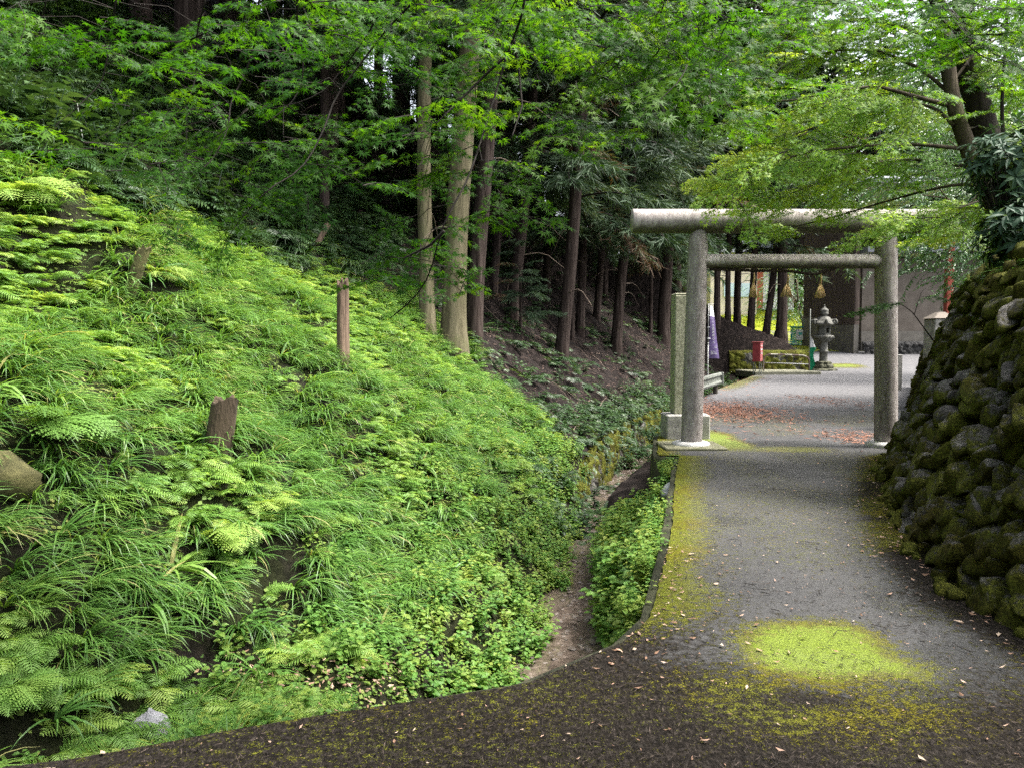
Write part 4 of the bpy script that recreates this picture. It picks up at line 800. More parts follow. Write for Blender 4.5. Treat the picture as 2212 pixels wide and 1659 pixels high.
# mound wall, far side
mb = MB(); P, ms, _ = stone_wall(mb, [(10.6, 37.4), (13.9, 37.25), (14.6, 37.5), (14.9, 38.4), (15.0, 40.5)][::-1], 1.0, .15, .4, 23, .05, .10)
o = mb.build('stone_wall', M['stone'], None, True, {'moss': (ms + .1).ravel()}); o.location.z = .1; tag(o, 'low mossy stone wall holding the tree mound behind the pipe barrier', 'stone wall')
# ---------------------------------------------------------------- barn, plaster building, far houses
M['boards'] = simple('dark_boards', (.05, .038, .031), (.17, .13, .108), 9, .9, .4, mapscale=(1.3, 1.3, .06))
M['concrete'] = simple('stained_concrete', (.10, .092, .08), (.20, .185, .16), 2.5, .9, .2, bscale=30)
M['plaster'] = simple('beige_plaster', (.11, .092, .076), (.18, .155, .13), 1.5, .9, .15, bscale=30)
M['rooft'] = simple('grey_roof_tiles', (.10, .11, .13), (.22, .235, .26), 12, .6, .5)
barn = empty('barn', (19.7, 44.5, .85), 'dark boarded barn on a concrete base past the stone lantern', 'barn')
dv = np.array((19.2, 50.6)) - np.array((19.9, 44.5)); Lb = np.linalg.norm(dv); ang = math.atan2(dv[1], dv[0])
def wallbox(mb, f0, f1, z0, z1, th, out=0.0, mat=0):   # along the barn's visible wall
    c = np.array((.2, 0)) + dv * ((f0 + f1) / 2) + np.array((-math.sin(ang), math.cos(ang))) * out
    box(mb, (c[0], c[1], (z0 + z1) / 2), (Lb * (f1 - f0), th, z1 - z0), ang, mat)
mb = MB(); wallbox(mb, 0.0, .46, -.6, 1.7, .3, 0); wallbox(mb, .54, 1, -.6, 2.25, .3, 0); local(mb.build('base', M['concrete']), barn)
mb = MB(); wallbox(mb, .46, .54, -.6, 2.2, .2, -.05); local(mb.build('post', M['boards']), barn)
mb = MB(); wallbox(mb, 0, 1, 1.7, 9.6, .24, -.04)
for i in range(44): wallbox(mb, i / 44 + .004, i / 44 + .012, 1.72, 9.5, .05, .10)
local(mb.build('wall', M['boards']), barn)
mb = MB(); box(mb, (2.8, 3.2, 9.75), (6.4, 8.0, .25), 0); box(mb, (2.8, 3.2, 10.1), (5.0, 7.0, .6), 0, taper=.6); local(mb.build('roof', M['rooft']), barn)
pb = empty('plaster_building', (23.0, 44.4, .85), 'pale plastered building on a dark stone footing right of the barn', 'building')
mb = MB(); box(mb, (1.0, .3, 3.4), (7.6, .3, 4.2), 0); local(mb.build('wall', M['plaster']), pb)
mb = MB(); box(mb, (1.0, .2, .75), (7.7, .4, 1.15), 0); local(mb.build('base', M['concrete']), pb)
mb = MB(); box(mb, (1.1, .30, 5.9), (8.2, 2.4, .3), 0); local(mb.build('roof', M['rooft']), pb)
M['darkstone'] = simple('dark_rubble', (.02, .02, .02), (.09, .088, .085), 7, .95, .9)
mb = MB(); P, ms, _ = stone_wall(mb, [(27.2, 43.9), (20.2, 44.1)], 1.0, .1, .35, 33, .05, .14); o = mb.build('stone_footing', M['darkstone'], None, True); o.location.z = .55; tag(o, 'dark rubble stone footing along the foot of the plastered building', 'stone wall')
M['redpost'] = simple('red_timber', (.26, .05, .03), (.38, .09, .06), 5, .7, .1)
pp = at(2050, 600, 30); mb = MB(); box(mb, (pp[0], 30, 2.6), (.26, .26, 5.6), 0, bev=.02); tag(mb.build('red_post', M['redpost']), 'red timber post showing above the end of the mossy wall', 'post')
pp = at(2030, 690, 13.2); mb = MB(); box(mb, (0, 0, -.9), (.36, .36, 1.8), 0, bev=.015); o = mb.build('stone_post', M['stonegrey']); o.location = pp; mbc = MB(); box(mbc, (0, 0, .06), (.40, .40, .12), 0, taper=.35, bev=.01); local(mbc.build('cap', M['plaster']), o); tag(o, 'square stone post with a pale pointed cap behind the mossy wall', 'stone post')
pp = at(1942, 800, 24.5); mb = MB(); box(mb, (pp[0], 24.5, .55), (.14, .14, 1.15), 0, bev=.01); tag(mb.build('marker_post', M['stonegrey']), 'thin grey marker post just right of the right gate post', 'post')
M['wred'] = simple('red_boards', (.38, .10, .06), (.5, .16, .10), 4, .8, .1); M['wwhite'] = simple('white_wall', (.66, .66, .66), (.78, .78, .77), 3, .8, .0)
h1 = empty('house', at(1625, 668, 74), 'red and white house with a grey roof across the meadow', 'house')
mb = MB(); box(mb, (1.3, 1, 2.2), (4.6, 4, 4.6), 0); local(mb.build('wall', M['wwhite']), h1)
mb = MB(); box(mb, (-.1, -1.06, 1.7), (1.5, .12, 3.4), 0); local(mb.build('red_panel', M['wred']), h1)
mb = MB(); V = np.array([(-2.2, -2, 4.2), (4.6, -2, 3.6), (4.6, 4, 3.6), (-2.2, 4, 4.2), (-1.2, 1, 6.6), (4.4, 1, 6.6), (-2.2, -2, 4.4), (4.6, -2, 3.8)]); mb.add(V, [np.array([(0, 1, 5, 4), (3, 4, 5, 2)]), np.array([(0, 4, 3), (1, 2, 5)])]); local(mb.build('roof', M['rooft']), h1)
for xx in (1.5, 2.8): mb = MB(); box(mb, (xx, -1.06, 2.3), (.55, .1, 2.4), 0); local(mb.build('window', M['rooft']), h1)
M['pale'] = simple('pale_building', (.5, .44, .36), (.62, .55, .46), 3, .8, .0); M['wblue'] = simple('pale_blue_wall', (.40, .52, .60), (.5, .6, .66), 3, .8, .0)
h2 = empty('shed', at(1568, 690, 70), 'pale low shed with a bluish panel at the meadow edge', 'shed')
mb = MB(); box(mb, (.6, 1, 3.0), (4.2, 2.5, 6.0), 0); local(mb.build('wall', M['pale']), h2)
mb = MB(); box(mb, (1.0, -.3, 2.6), (2.6, .1, 1.2), 0); local(mb.build('panel', M['wblue']), h2); mb = MB(); box(mb, (.6, 1, 6.1), (5, 3.4, .3), 0, taper=.8); local(mb.build('roof', M['rooft']), h2)
h3 = empty('house', at(1735, 660, 95), 'white house half hidden behind the far shrubs', 'house')
mb = MB(); box(mb, (0, 2, 4), (16, 4, 9), 0); local(mb.build('wall', M['wwhite']), h3); mb = MB(); box(mb, (0, 2, 9.2), (17.5, 6, 1.6), 0, taper=.7); local(mb.build('roof', M['rooft']), h3)
for xx in (-4, -1, 2.5, 5): mb = MB(); box(mb, (xx, -.04, 4.5), (1.5, .12, 1.7), 0); local(mb.build('window', M['rooft']), h3)
# garbage cage
M['teal'] = simple('turquoise_frame', (.03, .32, .29), (.06, .45, .40), 6, .6, .0); M['net'] = None
m, t, n, l = nodes('turquoise_net'); f = N(t, 'ShaderNodeTexCoord'); s_ = N(t, 'ShaderNodeSeparateXYZ'); l.new(f.outputs['Object'], s_.inputs[0])
ln_ = math_(t, 'MAXIMUM', math_(t, 'GREATER_THAN', math_(t, 'FRACT', math_(t, 'MULTIPLY', math_(t, 'ADD', s_.outputs[0], s_.outputs[1]), 11)), .62), math_(t, 'GREATER_THAN', math_(t, 'FRACT', math_(t, 'MULTIPLY', s_.outputs[2], 11)), .62))
d_ = N(t, 'ShaderNodeBsdfDiffuse'); d_.inputs[0].default_value = (.04, .36, .32, 1); tr_ = N(t, 'ShaderNodeBsdfTransparent'); mx_ = N(t, 'ShaderNodeMixShader'); l.new(ln_, mx_.inputs[0]); l.new(tr_.outputs[0], mx_.inputs[1]); l.new(d_.outputs[0], mx_.inputs[2]); oo_ = N(t, 'ShaderNodeOutputMaterial'); l.new(mx_.outputs[0], oo_.inputs[0]); M['net'] = m
cp = at(1730, 744, 51); cg = empty('waste_cage', (cp[0], cp[1], zr(51)), 'turquoise netted waste cage with a white notice board by the road', 'waste cage', rz=R(-25))
mb = MB()
for a in (-.6, .6):
    for b in (-.45, .45): box(mb, (a, b, .6), (.05, .05, 1.2))
    box(mb, (a, 0, 1.2), (.05, .95, .05)); box(mb, (a, 0, .1), (.05, .85, .05)); tube(mb, [(a, -.45, .1), (a, .45, 1.15)], .02, 5)
for b in (-.45, .45): box(mb, (0, b, 1.2), (1.15, .05, .05)); box(mb, (0, b, .1), (1.15, .05, .05))
local(mb.build('frame', M['teal']), cg)
mb = MB(); box(mb, (0, 0, .65), (1.12, .84, 1.0)); local(mb.build('netting', M['net']), cg); mb = MB(); box(mb, (0, 0, 1.26), (1.35, 1.05, .05)); local(mb.build('lid', M['teal']), cg)
mb = MB(); box(mb, (.12, -.50, .72), (.75, .03, .7)); local(mb.build('notice_board', M['white']), cg); mb = MB(); box(mb, (.0, -.525, .80), (.22, .01, .16)); local(mb.build('sign_mark', M['teal']), cg)
# bicycle leaning at the barn corner
wp = at(1752, 632, 51.5); bi = empty('bicycle', (wp[0], wp[1], wp[2] - .35), 'dark bicycle raised behind the barn corner showing one wheel', 'bicycle')
for xx in (0, 1.05):
    mb = MB(); a = np.linspace(0, 2 * np.pi, 30); tube(mb, np.stack([xx + .34 * np.cos(a), 0 * a, .35 + .34 * np.sin(a)], 1), .022, 6, caps=False)
    for q in range(10): tube(mb, [(xx, 0, .35), (xx + .33 * math.cos(q * .628), 0, .35 + .33 * math.sin(q * .628))], .004, 3)
    local(mb.build('wheel', M['rope'], None, True), bi)
mb = MB()
for a, b in (((0, 0, .35), (.22, 0, .85)), ((.22, 0, .8), (.72, 0, .8)), ((.2, 0, .7), (.5, 0, .3)), ((.5, 0, .3), (.75, 0, .9)), ((.5, 0, .3), (1.05, 0, .35)), ((1.05, 0, .35), (.72, 0, .8)), ((.22, -.25, .95), (.22, .25, .95)), ((.22, 0, .85), (.22, 0, .95))): tube(mb, [a, b], .017, 6)
local(mb.build('frame', M['galv']), bi); mb = MB(); box(mb, (.75, 0, .93), (.26, .14, .06), bev=.02); local(mb.build('saddle', M['rope']), bi)
# far path in the meadow
M['paleconc'] = simple('pale_track', (.42, .41, .39), (.52, .51, .49), 2, .9, .1)
yy = np.linspace(52, 66, 30); xc = np.interp(yy, (52, 57, 66), (24, 20, 12)); V = np.concatenate([np.stack([xc - 0 * yy, yy - .9, terrain(xc, yy - .9) + .05], 1), np.stack([xc, yy + .9, terrain(xc, yy + .9) + .05], 1)]); i = np.arange(29)
V[:, 2] = np.maximum(V[:, 2], terrain(V[:, 0], V[:, 1]) + .06)
mb = MB(); mb.add(V, [np.stack([i, i + 1, i + 31, i + 30], 1)]); tag(mb.build('meadow_path', M['paleconc']), kind='structure')
yy = np.arange(45, 90, .5)
P = scatter(16000, 4, 40, 46, 84, lambda x, y: np.ones_like(x)); mb = MB(); place(mb, SEDGE[:2], P, rng.uniform(.25, .6, len(P)), np.clip(rng.normal(.75, .15, len(P)), 0, 1), upw=1, down=False)
M['meadow'] = leafmat('meadow_grass', ((0, (.20, .30, .02)), (1, (.42, .46, .06))), .3, .6, .2)
tag(mb.build('meadow_grass', M['meadow']), 'bright yellow green meadow grass beyond the tree mound', 'grass', kind='stuff')

# ---------------------------------------------------------------- trees
def bark(name, a, b, c_, sc_=7, mossy=0.0):
    m, t, n, l = nodes(name); f = noise(t, sc_, 6, .7, mapscale=(1, 1, .10)); c = ramp(t, f, ((.3, a), (.5, b), (.72, c_)))
    g_ = thr(t, math_(t, 'ADD', noise(t, 2.2, 4, .65), mossy - .5), .5, .72); c = mixc(t, math_(t, 'MULTIPLY', g_, .75), c, mixc(t, noise(t, 40, 3), (.045, .05, .018), (.13, .135, .06)))
    return finish(m, t, c, .95, bump(t, noise(t, sc_ * 1.6, 5, .75, mapscale=(1, 1, .12)), 1.0, .03), .15)
M['bark'] = bark('cedar_bark', (.010, .007, .006), (.038, .027, .023), (.10, .078, .068), 9, .38)
M['barkpale'] = bark('pale_mossy_bark', (.04, .034, .02), (.105, .092, .055), (.20, .175, .115), 9, .5)
M['barkdark'] = bark('black_bark', (.008, .007, .006), (.022, .018, .015), (.05, .042, .036), 14, .3)
M['barkmaple'] = bark('maple_bark', (.04, .032, .022), (.09, .07, .048), (.16, .13, .09), 10, .45)
def trunk_mesh(name, r0, H, lean=(0, 0), seed=0, n=16, flare=.5, nz=40, dead=0, matn='bark'):
    g = np.random.default_rng(seed); q = np.linspace(0, 1, nz) ** 1.6; z = -.5 + (H + .5) * q; a = np.arange(n) / n * 2 * np.pi
    r = r0 * (1 - .72 * np.clip(z / H, 0, 1)); fl = flare * r0 * np.exp(-np.clip(z, 0, None) / .38)
    lob = .5 + .5 * np.sin(a * 3 + seed) * np.cos(a * 2 + seed * 2); A = np.broadcast_to(a, (nz, n))
    rr = r[:, None] * (1 + .10 * (fbm(np.cos(A) * 2 + seed, np.sin(A) * 2 + z[:, None] * .25, seed, 3) - .5)) + fl[:, None] * (.35 + .65 * lob)[None]
    bend = .05 * np.sin(z * .5 + seed)[:, None] * np.array((1, .6))[None] * sst(0, 3, z)[:, None]
    V = np.stack([rr * np.cos(a) + lean[0] * np.clip(z, 0, None)[:, None] + bend[:, :1], rr * np.sin(a) + lean[1] * np.clip(z, 0, None)[:, None] + bend[:, 1:], z[:, None] + 0 * rr], -1).reshape(-1, 3)
    mb = MB(); mb.add(V, [grid_faces(nz, n, True)])
    for i in range(dead):
        z0 = g.uniform(1.8, min(H * .6, 10)); az = g.uniform(0, 6.28); L = g.uniform(.5, 1.8); d = np.array((math.cos(az), math.sin(az), 0)); p0 = np.array((lean[0] * z0, lean[1] * z0, z0))
        tube(mb, smooth_path([p0, p0 + d * L * .5 + (0, 0, .06 * L), p0 + d * L + (0, 0, -.35 * L)], 6), np.linspace(.022, .006, 6), 4, mat=1, caps=False)
    return mb.mesh(name, [M[matn], M['dead']], True)
def cedar_branch(seed, nb=26, slv=11, wd=.012, fan=1.0):
    """one drooping branch of unit length: twig plus hanging needle sprays"""
    g = np.random.default_rng(seed); mb = MB(); k = np.linspace(0, 1, 8); droop = g.uniform(.10, .32)
    Pth = np.stack([k, .06 * np.sin(k * 3 + seed), .10 * np.sin(k * 2.4) - droop * k ** 2], 1); tube(mb, Pth, np.linspace(.016, .004, 8), 3, tint=-.3, caps=False, mat=1)
    Vs = []; Ts = []
    for i in range(nb):
        f = g.uniform(.12, 1) ** .8; p = np.array([np.interp(f, k, Pth[:, j]) for j in range(3)]); sg = 1 if i % 2 else -1; az = sg * g.uniform(.35, 1.25); L = g.uniform(.16, .38) * (1.15 - .6 * f) * fan
        d = np.array((math.cos(az), math.sin(az), g.uniform(-.35, .15))); tn = g.uniform(-.2, .2)
        for j in range(slv):
            h = (j + g.random()) / slv; b = p + d * L * h + np.array((0, 0, -.30 * L * h * h)); s_ = g.uniform(.07, .15); ax = az + g.uniform(-1.0, 1.0); e = np.array((math.cos(ax) * .75, math.sin(ax) * .75, g.uniform(-.75, .25))); e /= np.linalg.norm(e)
            w_ = np.cross(e, g.normal(0, 1, 3)); w_ /= np.linalg.norm(w_); Vs.append([b - w_ * wd * .5, b + w_ * wd * .5, b + e * s_ * .6 + w_ * wd * .6 - (0, 0, s_ * .06), b + e * s_ - (0, 0, s_ * .16)]); Ts.append(tn + g.uniform(-.1, .1) + .12 * h)
    V = np.array(Vs).reshape(-1, 3); mb.add(V, [np.arange(len(V)).reshape(-1, 4)], np.repeat(Ts, 4), 0)
    VV, Fs, TT = pack(mb); # keep material split: quads from the twig come first
    ntw = sum(len(f) for f, m_ in mb.F if m_ == 1 and f.shape[1] == 4); return VV, [Fs[-1][:ntw], Fs[-1][ntw:]], TT, [1, 0]
CB = [cedar_branch(s) for s in range(6)]; CBX = [cedar_branch(20 + s, 40, 15, .008, 1.1) for s in range(4)]; CBL = [cedar_branch(40 + s, 18, 9, .075, 1.2) for s in range(3)]
def cedar_crown(name, z0, z1, Lmax, nb, seed, tpls, zsplit=None, tintm=.45, lean=(0, 0), dense_top=True):
    g = np.random.default_rng(seed); mb = MB(); u = np.sort(g.random(nb)); z = z0 + (z1 - z0) * u; az = np.arange(nb) * 2.399 + g.normal(0, .3, nb); L = Lmax * (1 - .85 * u) ** .75 * g.uniform(.65, 1.15, nb) + .25; pitch = g.normal(.0, .18, nb) + .25 * u
    c, s = np.cos(pitch), np.sin(pitch); o0, o1 = np.zeros(nb), np.ones(nb); Ry = np.stack([np.stack([c, o0, -s], -1), np.stack([o0, o1, o0], -1), np.stack([s, o0, c], -1)], -2)
    Mx = np.einsum('kij,kjl->kil', rotz(az), Ry) * L[:, None, None]; loc = np.stack([lean[0] * z, lean[1] * z, z], -1); tn = np.clip(g.normal(tintm, .14, nb), 0, .85); tn = np.where(g.random(nb) < .04, 1.0, tn); w_ = g.integers(0, len(tpls), nb)
    lo = z > (zsplit if zsplit else 1e9)
    for i in range(len(tpls)): k = (w_ == i) & ~lo; mb.inst(tpls[i], Mx[k], loc[k], tn[k])
    k = lo  # unseen upper branches use broad slivers, widened to shade the forest
    for i in range(3): kk = k & (w_ % 3 == i); mb.inst(CBL[i], Mx[kk], loc[kk], tn[kk])
    return mb.mesh(name, [M['cedar'], M['twig']])
def tree(name, p, tm, cm, label, cat, group=None, s=1.0, rz=0.0):
    r_ = empty(name, p, label, cat, group, rz); r_.scale = (s, s, s); local(link('trunk', tm), r_)
    if cm is not None: local(link('crown', cm), r_)
    return r_
# the trunks that can be told apart: (vx, vy of the foot, width px, depth or None, vx/vy of an upper point, bark, crown start, label)
TR = [(922, 724, 33, None, 921, 200, 'barkpale', 9.0, 'straight pale mossy trunk at the edge of the sunlit ferns'),
      (978, 752, 52, None, 1006, 200, 'barkpale', 10.0, 'thickest tan trunk with a flared foot beside the pale straight one'),
      (1022, 738, 36, None, 1052, 260, 'bark', 7.5, 'dark rough trunk touching the thick tan one'),
      (1107, 690, 26, None, 1142, 300, 'bark', 6.0, 'slim reddish trunk leaning a little up the slope behind the dark rough one'),
      (1212, 772, 29, None, 1236, 500, 'bark', 4.6, 'brown trunk standing lowest on the litter slope left of the gate'),
      (1253, 712, 19, None, 1258, 560, 'bark', 5.5, 'thin straight trunk just uphill of the brown low one'),
      (1288, 690, 16, None, 1300, 560, 'bark', 5.5, 'thin trunk of a close pair in the middle of the litter slope'),
      (1306, 650, 13, None, 1310, 560, 'bark', 6, 'thinnest trunk behind the close pair on the slope'),
      (1330, 758, 23, None, 1352, 500, 'bark', 4.4, 'dark slender trunk below the end of the top beam'),
      (1432, 735, 28, None, 1440, 540, 'bark', 5.5, 'dark trunk just left of the square stone pillar'),
      (1180, 620, 16, None, 1185, 400, 'bark', 7, 'faint trunk deep in the shade uphill of the reddish one'),
      (1066, 640, 18, None, 1080, 400, 'bark', 8, 'shaded trunk between the dark rough and the reddish one'),
      (700, 470, 20, None, 705, 200, 'bark', 7, 'shadowed trunk far up the slope above the leaning broken post'),
      (1548, 690, 14, 37.5, 1552, 560, 'bark', 6, 'trunk right behind the purple banner'),
      (1572, 690, 12, 38.5, 1574, 560, 'bark', 6, 'slim trunk beside the banner trunk'),
      (1592, 688, 15, 41, 1594, 560, 'bark', 5, 'ivy dark trunk between the banner and the first tassel'),
      (1622, 702, 15, 39, 1628, 560, 'bark', 5.6, 'straight trunk behind the first straw tassel'),
      (1655, 716, 15, 39, 1674, 560, 'bark', 5.4, 'leaning trunk between the first two straw tassels'),
      (1688, 722, 22, 38.6, 1692, 560, 'bark', 5.2, 'thick flared trunk at the end of the mound behind the middle tassel')]
GC = 'cedars on the shaded slope'
for i, (vx, vy, wpx, dep, ux, uy, bk, zc, lab) in enumerate(TR):
    p = hit(vx, vy, 8) if dep is None else at(vx, vy, dep); 
    if dep is not None: p[2] = min(p[2], float(terrain(p[0], p[1])) + .1) if abs(p[2] - terrain(p[0], p[1])) < .6 else p[2]
    d = p[1]; r0 = wpx / 2 / FPX * d; u = at(ux, uy, d); lean = ((u[0] - p[0]) / max(u[2] - p[2], .5), .0); H = 24 + (i * 7) % 5
    tm = trunk_mesh('trunk', r0, H, lean, i + 3, 18, .55 if bk == 'barkpale' or vx == 1688 else .3, 44, 7 if bk == 'bark' else 2, bk)
    cm = cedar_crown('crown', max(zc - p[2], 3.0) if dep is None else zc - p[2] + 1.0, H, 2.8 + r0 * 2, 84, 100 + i, CBX if d < 30 else CB, 12 - p[2], .48, lean)
    tree('cedar_tree', p, tm, cm, lab, 'tree', GC)
# the rest of the cedar stand: shared crowns on separate trees
PT = [trunk_mesh('trunk', .26 + .04 * s, 24, ((s - 1) * .01, .005), 50 + s, 14, .35, 36, 10) for s in range(3)]
PC = [cedar_crown('crown', 3.4 + 1.2 * s, 25, 3.1, 96, 200 + s, CB, 12, .42) for s in range(4)]
spots = []
g = np.random.default_rng(5); taken = [o.location.xy.copy() for o in col.objects if o.name.startswith('cedar_tree')]
cand = [(g.uniform(-19, -8), g.uniform(11, 24)) for _ in range(120)] + [(g.uniform(-26, 9), g.uniform(17, 52)) for _ in range(900)] + [(g.uniform(13, 46), g.uniform(69, 90)) for _ in range(160)] + [(g.uniform(18, 66), g.uniform(97, 112)) for _ in range(90)]
for x, y in cand:
    s = slope_s(x, y)
    hi_ = float(terrain(x, y)) > 4.6 and s > 7.2
    if y < 52 and (s < 3.0 or float(terrain(x, y)) > 17 or (litmask(np.array([x]), np.array([y]))[0] > .02) or (y < 17.5 + .7 * max(s - 6, 0) * (s < 14) and not hi_)): continue
    vx_, vy_, _ = proj(np.array([[x, y, terrain(x, y)]]))
    if 52 < y < 96 and 1490 < vx_[0] < 1700: continue
    if any((x - q[0]) ** 2 + (y - q[1]) ** 2 < 3.0 ** 2 for q in taken): continue
    taken.append((x, y)); spots.append((x, y))
spots = [(8.5, 46), (10.2, 48), (6.5, 50), (9, 53.5), (11.8, 57), (7, 43)] + spots
for i, (x, y) in enumerate(spots[:150]):
    back = y > 52; p = (x, y, float(terrain(x, y)) - .05)
    tree('cedar_tree', p, PT[i % 3], PC[(i * 3) % 4], 'tall cedar behind the barn and the gate' if back else 'tall dark cedar deep in the shaded forest on the slope', 'tree', 'cedars behind the barn' if back else 'cedars deep in the forest', g.uniform(.85, 1.2), g.uniform(0, 6.28))
# young cedar with pale low foliage left of the top beam
p = hit(1405, 722, 20)
tree('young_cedar', p, trunk_mesh('trunk', .09, 10.5, (0, 0), 77, 10, .3, 24, 4), cedar_crown('crown', 3.6, 10.6, 1.9, 60, 310, CBX, None, .78), 'young cedar with pale blue green foliage above the left end of the top beam', 'tree')
p = hit(1235, 735, 18)
tree('young_cedar', p, trunk_mesh('trunk', .10, 9.0, (0, 0), 78, 10, .3, 24, 6), cedar_crown('crown', 3.2, 9.0, 1.7, 46, 311, CBX, None, .6), 'young cedar with drooping grey green sprays in front of the litter slope', 'tree')
p = hit(1125, 725, 12)
tree('young_cedar', p, trunk_mesh('trunk', .05, 2.6, (0, 0), 79, 8, .3, 14, 0), cedar_crown('crown', .5, 2.7, .8, 26, 312, CBX, None, .35), 'small dark cedar sapling on the litter slope right of the thick trunks', 'tree')
# ---------------------------------------------------------------- maples
def maple_leaf(mb, p, d, nrm, L, g, tint, lobes=7):
    d = d / np.linalg.norm(d); s = np.cross(nrm, d); s /= np.linalg.norm(s) + 1e-9; u = np.cross(d, s)
    A = np.radians((-128, -84, -41, 0, 41, 84, 128)) if lobes == 7 else np.radians((-105, -50, 0, 50, 105)); LN = (.42, .74, .95, 1.0, .95, .74, .42) if lobes == 7 else (.55, .9, 1, .9, .55)
    V = [p + d * L * .02]; droop = g.uniform(.05, .28)
    for i, (a, ln) in enumerate(zip(A, LN)):
        ln = ln * g.uniform(.92, 1.06); da = (A[1] - A[0]) / 2
        for aa, rr in ((a - da, .26), (a - .13, .52 * ln), (a, ln), (a + .13, .52 * ln)):
            V.append(p + (d * math.cos(aa) + s * math.sin(aa)) * L * rr - u * L * droop * rr * rr)
    V.append(p + (d * math.cos(A[-1] + da) + s * math.sin(A[-1] + da)) * L * .2)
    n = len(A); F4 = []; F3 = []
    for i in range(n):
        b = 1 + 4 * i; nx = b + 4
        F3 += [(b + 1, b + 2, b + 3)]; F4 += [(0, b, b + 1, b + 3)]; F3 += [(0, b + 3, nx)]
    mb.add(np.array(V), [np.array(F3), np.array(F4)], tint)
def maple_spray(seed, L, leaf, nodes_=8, lobes=7, loose=.5, side=.5, dens=1.0, flat=.35):
    """flat spray: a forking twig along +x with opposite star leaves"""
    g = np.random.default_rng(seed); mb = MB(); k = np.linspace(0, 1, 8)
    ax = np.stack([k * L, .10 * L * np.sin(k * 3 + seed), -.20 * L * k ** 2], 1); tube(mb, ax, np.linspace(.004, .0015, 8) * L / .5, 3, caps=False, mat=1, tint=0)
    tw = [(ax, 1.0)]
    for i in range(nodes_):
        f = .12 + .82 * i / nodes_; p = np.array([np.interp(f, k, ax[:, j]) for j in range(3)]); sg = 1 if i % 2 else -1; a = sg * g.uniform(.5, 1.0); l2 = L * side * (1.05 - .75 * f) * g.uniform(.7, 1.2); e = p + np.array((math.cos(a) * l2, math.sin(a) * l2, -.22 * l2 + g.normal(0, .06 * l2)))
        P = np.array([p, (p + e) / 2 + (0, 0, .05 * l2), e]); tube(mb, P, np.array((.0022, .0016, .001)) * L / .5, 3, caps=False, mat=1, tint=0); tw.append((P, .9))
    for P, sc_ in tw:
        ln = np.linalg.norm(P[-1] - P[0]); m_ = max(2, int(ln / leaf / .62 * dens))
        for i in range(m_ + 1):
            f = .18 + .82 * i / m_; q = f * (len(P) - 1); j = min(int(q), len(P) - 2); p = P[j] + (P[j + 1] - P[j]) * (q - j); d0 = P[j + 1] - P[j]; a0 = math.atan2(d0[1], d0[0])
            for sg in ((-1, 1) if i < m_ else (0, -1, 1)):
                a = a0 + sg * g.uniform(.5, 1.25) + g.normal(0, .15); d = np.array((math.cos(a), math.sin(a), -g.uniform(.0, .55))); nr = np.array((g.normal(0, loose), g.normal(0, loose), 1)); q_ = p + d * leaf * .35
                maple_leaf(mb, q_, d, nr, leaf * g.uniform(.65, 1.12), g, g.uniform(-.16, .16), lobes)
    V = np.concatenate(mb.V); T = np.concatenate(mb.T); t4 = [f for f, m_ in mb.F if m_ == 1]; f3 = [f for f, m_ in mb.F if m_ == 0 and f.shape[1] == 3]; f4 = [f for f, m_ in mb.F if m_ == 0 and f.shape[1] == 4]
    return V, [np.concatenate(t4), np.concatenate(f3), np.concatenate(f4)], T, [1, 0, 0]
SPR = [maple_spray(s, .60, .050, 8, 5, .45, .5, .8) for s in range(6)]      # pale maple by the gate
SPN = [maple_spray(30 + s, .42, .046, 4, 7, .5, .55, .55) for s in range(8)]  # maple overhead
def limb(mb, pts, r, n=7, seg=18, mat=0):
    P = smooth_path(np.array(pts), seg); tube(mb, P, np.linspace(r[0], r[1], len(P)), n, mat=mat, caps=True, wob=.12); return P
tw_ = np.array
